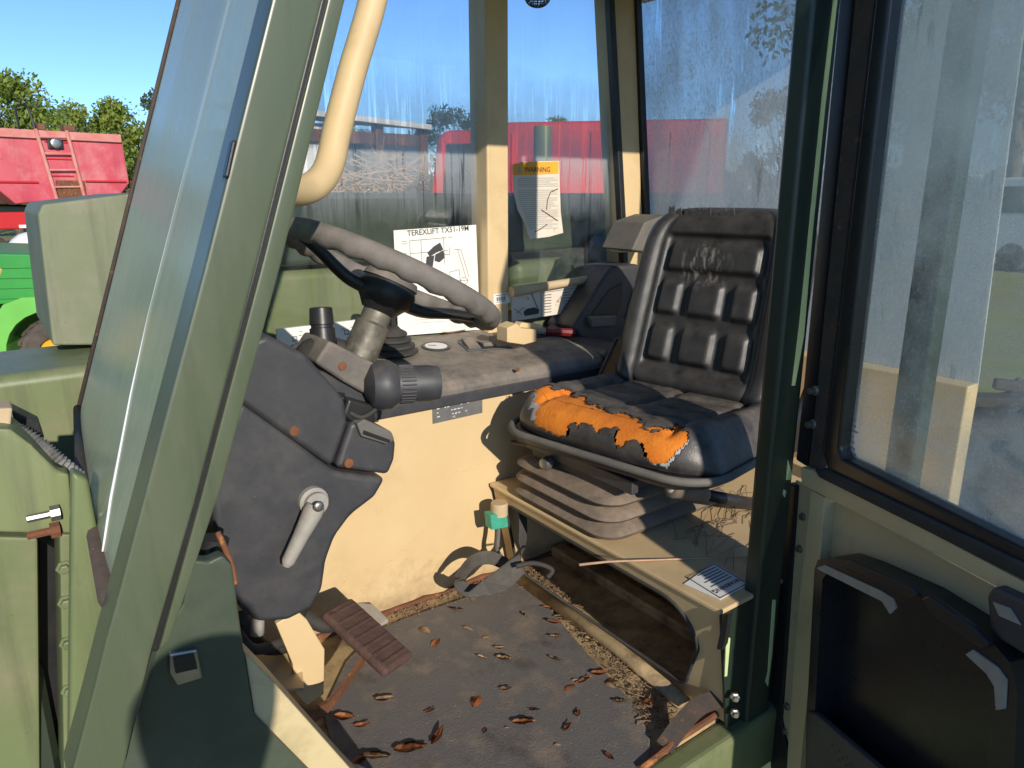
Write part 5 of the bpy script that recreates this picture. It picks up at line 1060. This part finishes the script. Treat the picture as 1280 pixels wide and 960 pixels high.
bm = B(); tube(bm, smooth_path([tp(0.26, h0, -.05), tp(0.255, h0 + .30, -.05), tp(0.29, h0 + .36, -.05), tp(0.335, h0 + .33, -.05), tp(0.36, h0, -.06)], 5), 0.018, 6); P2('grab_hoop', bm, 'black', True)
for (u, y, s, m_) in ((0.485, 180, .22, 'black'), (0.55, 238, .42, 'rust')):
    bm = B(); box(bm, tp(u, hz(y), -.03), (s, .05, s * .75), .01, RT_); bo = P2('lamp_box', bm, m_)
bm = B(); lathe(bm, tp(0.485, hz(180), -.06), -tyv, [(.08, 0), (.08, .02), (.05, .04)], 14); P2('round_lamp', bm, 'steel', True)
for u0, u1, y in ((.03, .33, 228), (.66, .97, 226)):
    bm = B(); box(bm, tp((u0 + u1) / 2, hz(y), -.02), (TW * (u1 - u0), .04, .03), .005, RT_); P2('lower_rib', bm, 'red_plain')
bm = B(); box(bm, tp(0.35, hz(274), -.1), (TW * .72, .15, .26), .02, RT_); P2('bumper', bm, 'red_plain')
for k in range(7):
    bm = B(); box(bm, tp(0.06 + k * .1, hz(281), -.18), (TW * .05, .01, .05), 0, RT_); P2('reflector_strip', bm, 'white_paint' if k % 2 else 'red_plain')
bm = B(); box(bm, tp(0.5, hz(268), 4), (TW * .3, 8, .25), .02, RT_); P2('frame_rail', bm, 'black')
for s in (0.1, 0.25, 0.75, 0.9):
    for d in (1.2, 2.5):
        bm = B(); lathe(bm, tp(s, 0.5, d), tx, [(.28, -.13), (.47, -.13), (.5, -.08), (.5, .08), (.47, .13), (.28, .13)], 24); w_ = P2('wheel', bm, 'tyre', True)
        bm = B(); lathe(bm, tp(s, 0.5, d), tx, [(.28, -.08), (.12, .0), (.28, .08)], 16); P2('rim', bm, 'white_paint', True, w_)
bm = B(); 
for pl, m_ in (([(.02, .28), (.09, .28), (.07, .23), (.04, .23)], 0),): pass
bm.free()
# utility vehicle
ud = 7.9
hub_ = far(73, 413, ud); hub_.z = GZ + 0.33
ux = Vector((RT.x, RT.y, 0)).normalized(); ux = (ux + Vector((FW.x, FW.y, 0)).normalized() * 0.25).normalized(); uy = Vector((0, 0, 1)).cross(ux)
UV = thing('utility_vehicle', 'green utility vehicle with yellow seat and knobbly tyres parked on grass', 'utility vehicle', (hub_.x, hub_.y, GZ))
RU = Matrix((ux, uy, Vector((0, 0, 1)))).transposed()
def up_(a, h, d=0): return Vector((hub_.x, hub_.y, GZ)) + ux * a + uy * d + Vector((0, 0, h))
P3 = lambda name, bm, m, sm=False, par=None: link(name, bm, m, par or UV, sm, 40)
def tyre(a, d):
    bm = B(); c = up_(a, 0.33, d); lathe(bm, c, uy, [(.15, -.12), (.24, -.14), (.30, -.11), (.315, -.05), (.315, .05), (.30, .11), (.24, .14), (.15, .12)], 32, False)
    for k in range(20):
        t = 2 * math.pi * k / 20
        for s in (-1, 1): box(bm, c + (ux * math.cos(t + s * .08) + Vector((0, 0, math.sin(t + s * .08)))) * .312 + uy * s * .07, (.03, .12, .045), .006, RU @ Matrix.Rotation(-t, 3, 'Y') @ Matrix.Rotation(s * .4, 3, 'X'))
    w = P3('wheel', bm, 'tyre', True); bm = B(); lathe(bm, c, -uy, [(.155, -.1), (.155, .08), (.13, .06), (.06, .05), (.05, .10), (.02, .11)], 20); P3('rim', bm, 'yellow', True, w)
for a in (0.0, -1.75):
    for d in (0, 1.1): tyre(a, d)
bm = B()
arch = [(0.42, .30), (.40, .30)] + [(.40 * math.cos(rad(t)) * 1.0, .33 + .40 * math.sin(rad(t))) for t in range(0, 181, 15)] + [(-.40, .22), (-.50, .22), (-.50, .45), (-.46, .66), (-.36, .80), (-.2, .86), (.35, .86), (.42, .80)]
prism(bm, [up_(a, h, -.16) for a, h in arch], uy * 1.4, .01); P3('fender', bm, 'utv_lime', True)
bm = B(); prism(bm, [up_(-.50, .80, -.14), up_(.45, .80, -.14), up_(.40, 1.22, -.14), up_(-1.0, 1.28, -.14), up_(-1.0, 1.0, -.14)], uy * 1.36, .02); P3('cargo_box', bm, 'utv_green', True)
for k in range(4):
    bm = B(); box(bm, up_(-.3, .86 + k * .09, -.148), (1.2, .012, .02), .004, RU); P3('box_rib', bm, 'utv_green', True)
bm = B(); box(bm, up_(.22, 1.0, -.15), (.10, .008, .09), .002, RU); P3('side_badge', bm, 'yellow')
bm = B(); prism(bm, [up_(-.62, .62, -.17), up_(-.30, 1.12, -.17), up_(-.40, 1.18, -.17), up_(-1.1, 1.2, -.17), up_(-1.3, .70, -.17), up_(-1.1, .55, -.17)], uy * .6, .04, 3); P3('seat', bm, 'utv_yellow', True)
bm = B(); box(bm, up_(-1.1, .40, .55), (1.3, 1.3, .16), .03, RU); P3('floor_tub', bm, 'utv_green')
bm = B(); prism(bm, [up_(-2.3, .35, -.1), up_(-1.4, .45, -.1), up_(-1.5, .95, -.1), up_(-2.2, .8, -.1)], uy * 1.3, .04, 3); P3('bonnet', bm, 'utv_green', True)
# white bag and blue tarp heap behind the utility vehicle
bm = B(); bmesh.ops.create_icosphere(bm, subdivisions=3, radius=0.36)
for v in bm.verts: v.co = Vector((v.co.x * 1.0, v.co.y * .8, max(-.3, v.co.z * .9))) * (1 + .25 * mn.noise(v.co * 3))
c = far(48, 314, 10.5); bm.transform(Matrix.Translation(Vector((c.x, c.y, c.z - .1)))); 
for v in bm.verts:
    if v.co.z < c.z - .25: v.co.z = GZ
tag(link('filled_sack', bm, 'white_paint', None, True), 'crumpled white sack standing behind the green utility vehicle', 'sack')

# building beyond the far window
bd = 19.0
b0 = far(330, 243, bd); b1 = far(528, 243, bd + 2.0); bxv = (b1 - b0); bxv.z = 0; BL = bxv.length; bxv.normalize(); byv = Vector((0, 0, 1)).cross(bxv); byv = byv if byv.dot(FW) > 0 else -byv
BD = thing('open_shed', 'white roofed open shed with brown posts behind the telehandler', 'shed', (b0.x, b0.y, GZ)); RB = Matrix((bxv, byv, Vector((0, 0, 1)))).transposed()
def bq(u, h, d=0): return Vector((b0.x, b0.y, GZ)) + bxv * (u * BL) + Vector((0, 0, h)) + byv * d
hr = far(450, 150, bd).z - GZ
bm = B(); prism(bm, [bq(.0, hr + .25, -.6), bq(1.0, hr + .05, -.6), bq(1.0, hr + .5, 4), bq(.0, hr + .7, 4)], Vector((0, 0, -.14)), 0.02); P4 = lambda name, bm, m: link(name, bm, m, BD); P4('roof', bm, 'white_paint')
bm = B(); box(bm, bq(.75, hr / 2, 4), (BL * 1.7, .1, hr), 0, RB); P4('back_wall', bm, 'shade_blue')
bm = B(); box(bm, bq(.19, hr / 2, -.05), (BL * .36, .1, hr - .1), 0, RB); P4('front_wall', bm, 'white_paint')
for u in (0.68, 0.42, 0.98):
    bm = B(); box(bm, bq(u, hr / 2, -.2), (.24, .24, hr), .01, RB); P4('post', bm, 'brown_wood')
bm = B(); box(bm, bq(.5, hr - .35, -.2), (BL * 1.02, .12, .3), .01, RB); P4('fascia', bm, 'brown_wood')
bm = B(); box(bm, bq(.80, 1.3, 2.5), (1.2, .1, 1.0), .01, RB); P4('window_frame', bm, 'white_paint')
# brush pile
bm = B(); random.seed(5); c0 = far(480, 225, 12.5); c0.z = GZ
for k in range(1300):
    a = random.uniform(0, 6.28); r = abs(random.gauss(0, 1.0)); p = c0 + Vector((math.cos(a) * r * 1.5, math.sin(a) * r, random.uniform(.1, 2.45) * max(.2, 1 - r / 3.2)))
    d = Vector((random.gauss(0, 1), random.gauss(0, 1), random.gauss(.1, .5))).normalized() * random.uniform(.2, .7); tube(bm, [p - d, p + Vector((random.gauss(0, .08), random.gauss(0, .08), random.gauss(0, .08))), p + d], random.uniform(.006, .016), 4)
tag(link('brush_pile', bm, 'straw'), 'tangled pile of dry cut branches in front of the shed', None, None, 'stuff')
# red truck behind the rear half of the cab
r0 = far(530, 243, 10.5); r1 = far(905, 243, 10.8); rx = (r1 - r0); rx.z = 0; RL = rx.length; rx.normalize(); ry_ = Vector((0, 0, 1)).cross(rx); ry_ = ry_ if ry_.dot(FW) > 0 else -ry_
TR = thing('red_truck', 'bright red box truck parked behind the telehandler cab', 'truck', (r0.x, r0.y, GZ)); RR = Matrix((rx, ry_, Vector((0, 0, 1)))).transposed()
def rq(u, h, d=0): return Vector((r0.x, r0.y, GZ)) + rx * (u * RL) + Vector((0, 0, h)) + ry_ * d
ht = far(600, 163, 10.5).z - GZ
P5 = lambda name, bm, m, par=None: link(name, bm, m, par or TR, False)
bm = B(); prism(bm, [rq(0.26, .75), rq(0.26, ht + .1), rq(1, ht + .15), rq(1, .75)], ry_ * 2.3, .04, 2); P5('cargo_body', bm, 'red_plain')
bm = B(); prism(bm, [rq(0.0, .7), rq(0.0, 1.5), rq(.02, 1.65), rq(.05, ht - .1), rq(.08, ht), rq(.24, ht), rq(.24, .7)], ry_ * 2.2, .05, 3); P5('cab', bm, 'red_plain')
bm = B(); prism(bm, [rq(0.06, 1.62, -.02), rq(.08, ht - .18, -.02), rq(.2, ht - .18, -.02), rq(.2, 1.62, -.02)], ry_ * .03, .01); P5('cab_window', bm, 'black_gloss')
bm = B(); box(bm, rq(.5, .62, 1.1), (RL, 1.2, .2), .02, RR); P5('chassis', bm, 'black')
for k in range(6):
    bm = B(); box(bm, rq(.30 + .13 * k, (ht + .85) / 2, -.012), (.07, .03, ht - .9), .006, RR); P5('body_rib', bm, 'red_plain')
bm = B(); box(bm, rq(.62, 1.05, -.03), (RL * .74, .02, .10), .004, RR); P5('side_stripe', bm, 'white_paint')
for u in (.12, .72, .84):
    for d in (.15, 2.0):
        bm = B(); lathe(bm, rq(u, .48, d), ry_, [(.26, -.13), (.45, -.13), (.48, -.08), (.48, .08), (.45, .13), (.26, .13)], 24); w_ = P5('wheel', bm, 'tyre'); bm = B(); lathe(bm, rq(u, .48, d), -ry_, [(.26, -.08), (.26, .1), (.1, .05), (.09, .12)], 16); P5('rim', bm, 'white_paint', w_)

# trees
def tree(base, h, r, seed, fol, label, dens=1.0, thin=False):
    random.seed(seed); base = Vector(base); t = thing('tree', label, 'tree', base, 'trees around the yard')
    bm = B(); top = base + Vector((random.gauss(0, .3), random.gauss(0, .3), h * .72))
    tube(bm, [base, base.lerp(top, .35) + Vector((random.gauss(0, .12), random.gauss(0, .12), 0)), base.lerp(top, .7), top], [h * .022 + .05, h * .017 + .04, h * .011 + .02, .03], 8)
    cl = []; ncl = int((11 if not thin else 8) * dens) + 4
    for k in range(ncl):
        a = random.uniform(0, 6.28); v = random.uniform(-.75, 1); rr_ = r * math.sqrt(max(.05, 1 - v * v)) * random.uniform(.35, 1.0)
        c = base + Vector((math.cos(a) * rr_, math.sin(a) * rr_, h * .66 + v * h * .32)); cl.append((c, r * random.uniform(.18, .42)))
        st = base.lerp(top, random.uniform(.45, .95)); tube(bm, [st, st.lerp(c, .5) + Vector((0, 0, -.1)), c], [.045, .03, .012], 5)
    link('trunk', bm, 'bark', t, True)
    bm = B()
    for c, cr in cl:
        for q in range(int(270 * dens)):
            d = Vector((random.gauss(0, 1), random.gauss(0, 1), random.gauss(0, .75))).normalized() * cr * random.random() ** .4; p = c + d
            s = random.uniform(.06, .13) * (0.7 + h / 18); n = Vector((random.gauss(0, 1), random.gauss(0, 1), random.gauss(.5, 1))).normalized(); u = n.cross(Vector((random.gauss(0, 1), random.gauss(0, 1), .3))).normalized(); w = n.cross(u)
            bm.faces.new([bm.verts.new(p + u * s), bm.verts.new(p + w * s * .55), bm.verts.new(p - u * s), bm.verts.new(p - w * s * .55)])
    link('crown', bm, fol, t)
TREES = [(-6, 100, 34, 0), (34, 152, 40, 0), (85, 116, 44, 2), (55, 128, 52, 0), (148, 136, 36, 0), (186, 122, 46, 1), (225, 150, 55, 0), (128, 155, 50, 1), (-70, 100, 38, 1), (-150, 90, 45, 0), (-250, 80, 42, 0)]
TL = ['bushy tree at the far end of the row, half behind the red trailer', 'low dark tree behind the grab hoop of the red trailer', 'open spreading tree with pale limbs above the red trailer ladder', 'bright green tree behind the spreading pale limbed tree', 'rounded bright green tree above the right end of the trailer', 'dark tree beside the windscreen edge beyond the trailer', 'bright tree seen through the dirty windscreen', 'low dark tree between the spreading tree and the rounded tree', 'dark tree past the end of the red trailer', 'tall green tree far past the end of the trailer', 'green tree farthest out past the utility vehicle']
names = ['bushy bright green tree in the row behind the red trailer', 'dark green tree in the row behind the red trailer', 'open spreading tree with pale limbs showing above the red trailer']
for i, (x, ty, d, k) in enumerate(TREES):
    p = far(x, ty, d); h = p.z - GZ
    tree((p.x, p.y, GZ), h, h * (.42 if k != 2 else .55), 40 + i, 'foliage_dark' if k == 1 else 'foliage', TL[i], 1.0 if k != 2 else .8, k == 2)
for i, (x, ty, d, k) in enumerate([(330, 120, 60, 1), (420, 150, 62, 0), (560, 140, 65, 1), (700, 150, 60, 0), (980, 120, 55, 1), (1075, 10, 26, 1), (1150, -90, 24, 1), (1210, -40, 28, 1), (1290, -120, 26, 1), (1400, -100, 30, 1), (1560, -80, 34, 0)]):
    p = far(x, max(ty, 60), d); h = min(14, p.z - GZ + (4 if ty < 0 else 0))
    tree((p.x, p.y, GZ), h, h * .40, 80 + i, 'foliage_dark' if k == 1 else 'foliage', 'tall dark tree beyond the open cab door' if x > 1000 else 'distant tree behind the shed and red truck', 1.0)
# far woodland closing the horizon
random.seed(77); bm = B()
for k in range(15000):
    az = rad(random.uniform(-40, 150)); d = random.uniform(85, 100); hh = (4.2 + 2.5 * mn.noise(Vector((az * 9, 0, 0))) + 1.8 * mn.noise(Vector((az * 40, 3, 0)))) * random.random() ** .6
    p = Vector((math.sin(az) * d, math.cos(az) * d, GZ + hh)); sz = random.uniform(.5, 1.1)
    n_ = Vector((random.gauss(0, 1), random.gauss(0, 1), random.gauss(.3, 1))).normalized(); u = n_.cross(Vector((random.gauss(0, 1), random.gauss(0, 1), .3))).normalized(); w = n_.cross(u)
    bm.faces.new([bm.verts.new(p + u * sz), bm.verts.new(p + w * sz * .7), bm.verts.new(p - u * sz), bm.verts.new(p - w * sz * .7)])
tag(link('woodland', bm, 'foliage_dark'), 'far dark green belt of trees along the horizon', None, None, 'stuff')
# fence-white parked van seen through the door glass
vp = far(1255, 243, 21); v2 = far(1420, 243, 20); vx_ = (v2 - vp); vx_.z = 0; VL = 4.6; vx_.normalize(); vy_ = Vector((0, 0, 1)).cross(vx_); vy_ = vy_ if vy_.dot(FW) > 0 else -vy_
VN = thing('white_van', 'white van parked on the grass beyond the open cab door', 'van', (vp.x, vp.y, GZ)); RV = Matrix((vx_, vy_, Vector((0, 0, 1)))).transposed()
def vq(u, h, d=0): return Vector((vp.x, vp.y, GZ)) + vx_ * (u * VL) + Vector((0, 0, h)) + vy_ * d
bm = B(); prism(bm, [vq(-.1, .35), vq(-.1, 1.9), vq(-.06, 2.15), vq(.7, 2.15), vq(.84, 1.4), vq(1, 1.2), vq(1, .35)], vy_ * 1.8, .06, 3); link('body', bm, 'white_paint', VN, True, 40)
for a, b in ((-.04, .16), (.2, .42), (.47, .72)):
    bm = B(); prism(bm, [vq(a, 1.35, -.015), vq(a, 1.95, -.015), vq(b - .02, 1.95, -.015), vq(b, 1.35, -.015)], vy_ * .03, .005); link('window', bm, 'black_gloss', VN)
for u in (.08, .82):
    for d in (.1, 1.7):
        bm = B(); lathe(bm, vq(u, .34, d), vy_, [(.18, -.1), (.32, -.1), (.34, -.05), (.34, .05), (.32, .1), (.18, .1)], 20); w_ = link('wheel', bm, 'tyre', VN, True, 40); bm = B(); lathe(bm, vq(u, .34, d), -vy_, [(.19, -.05), (.19, .08), (.06, .05)], 14); link('rim', bm, 'alloy', w_, True, 40)
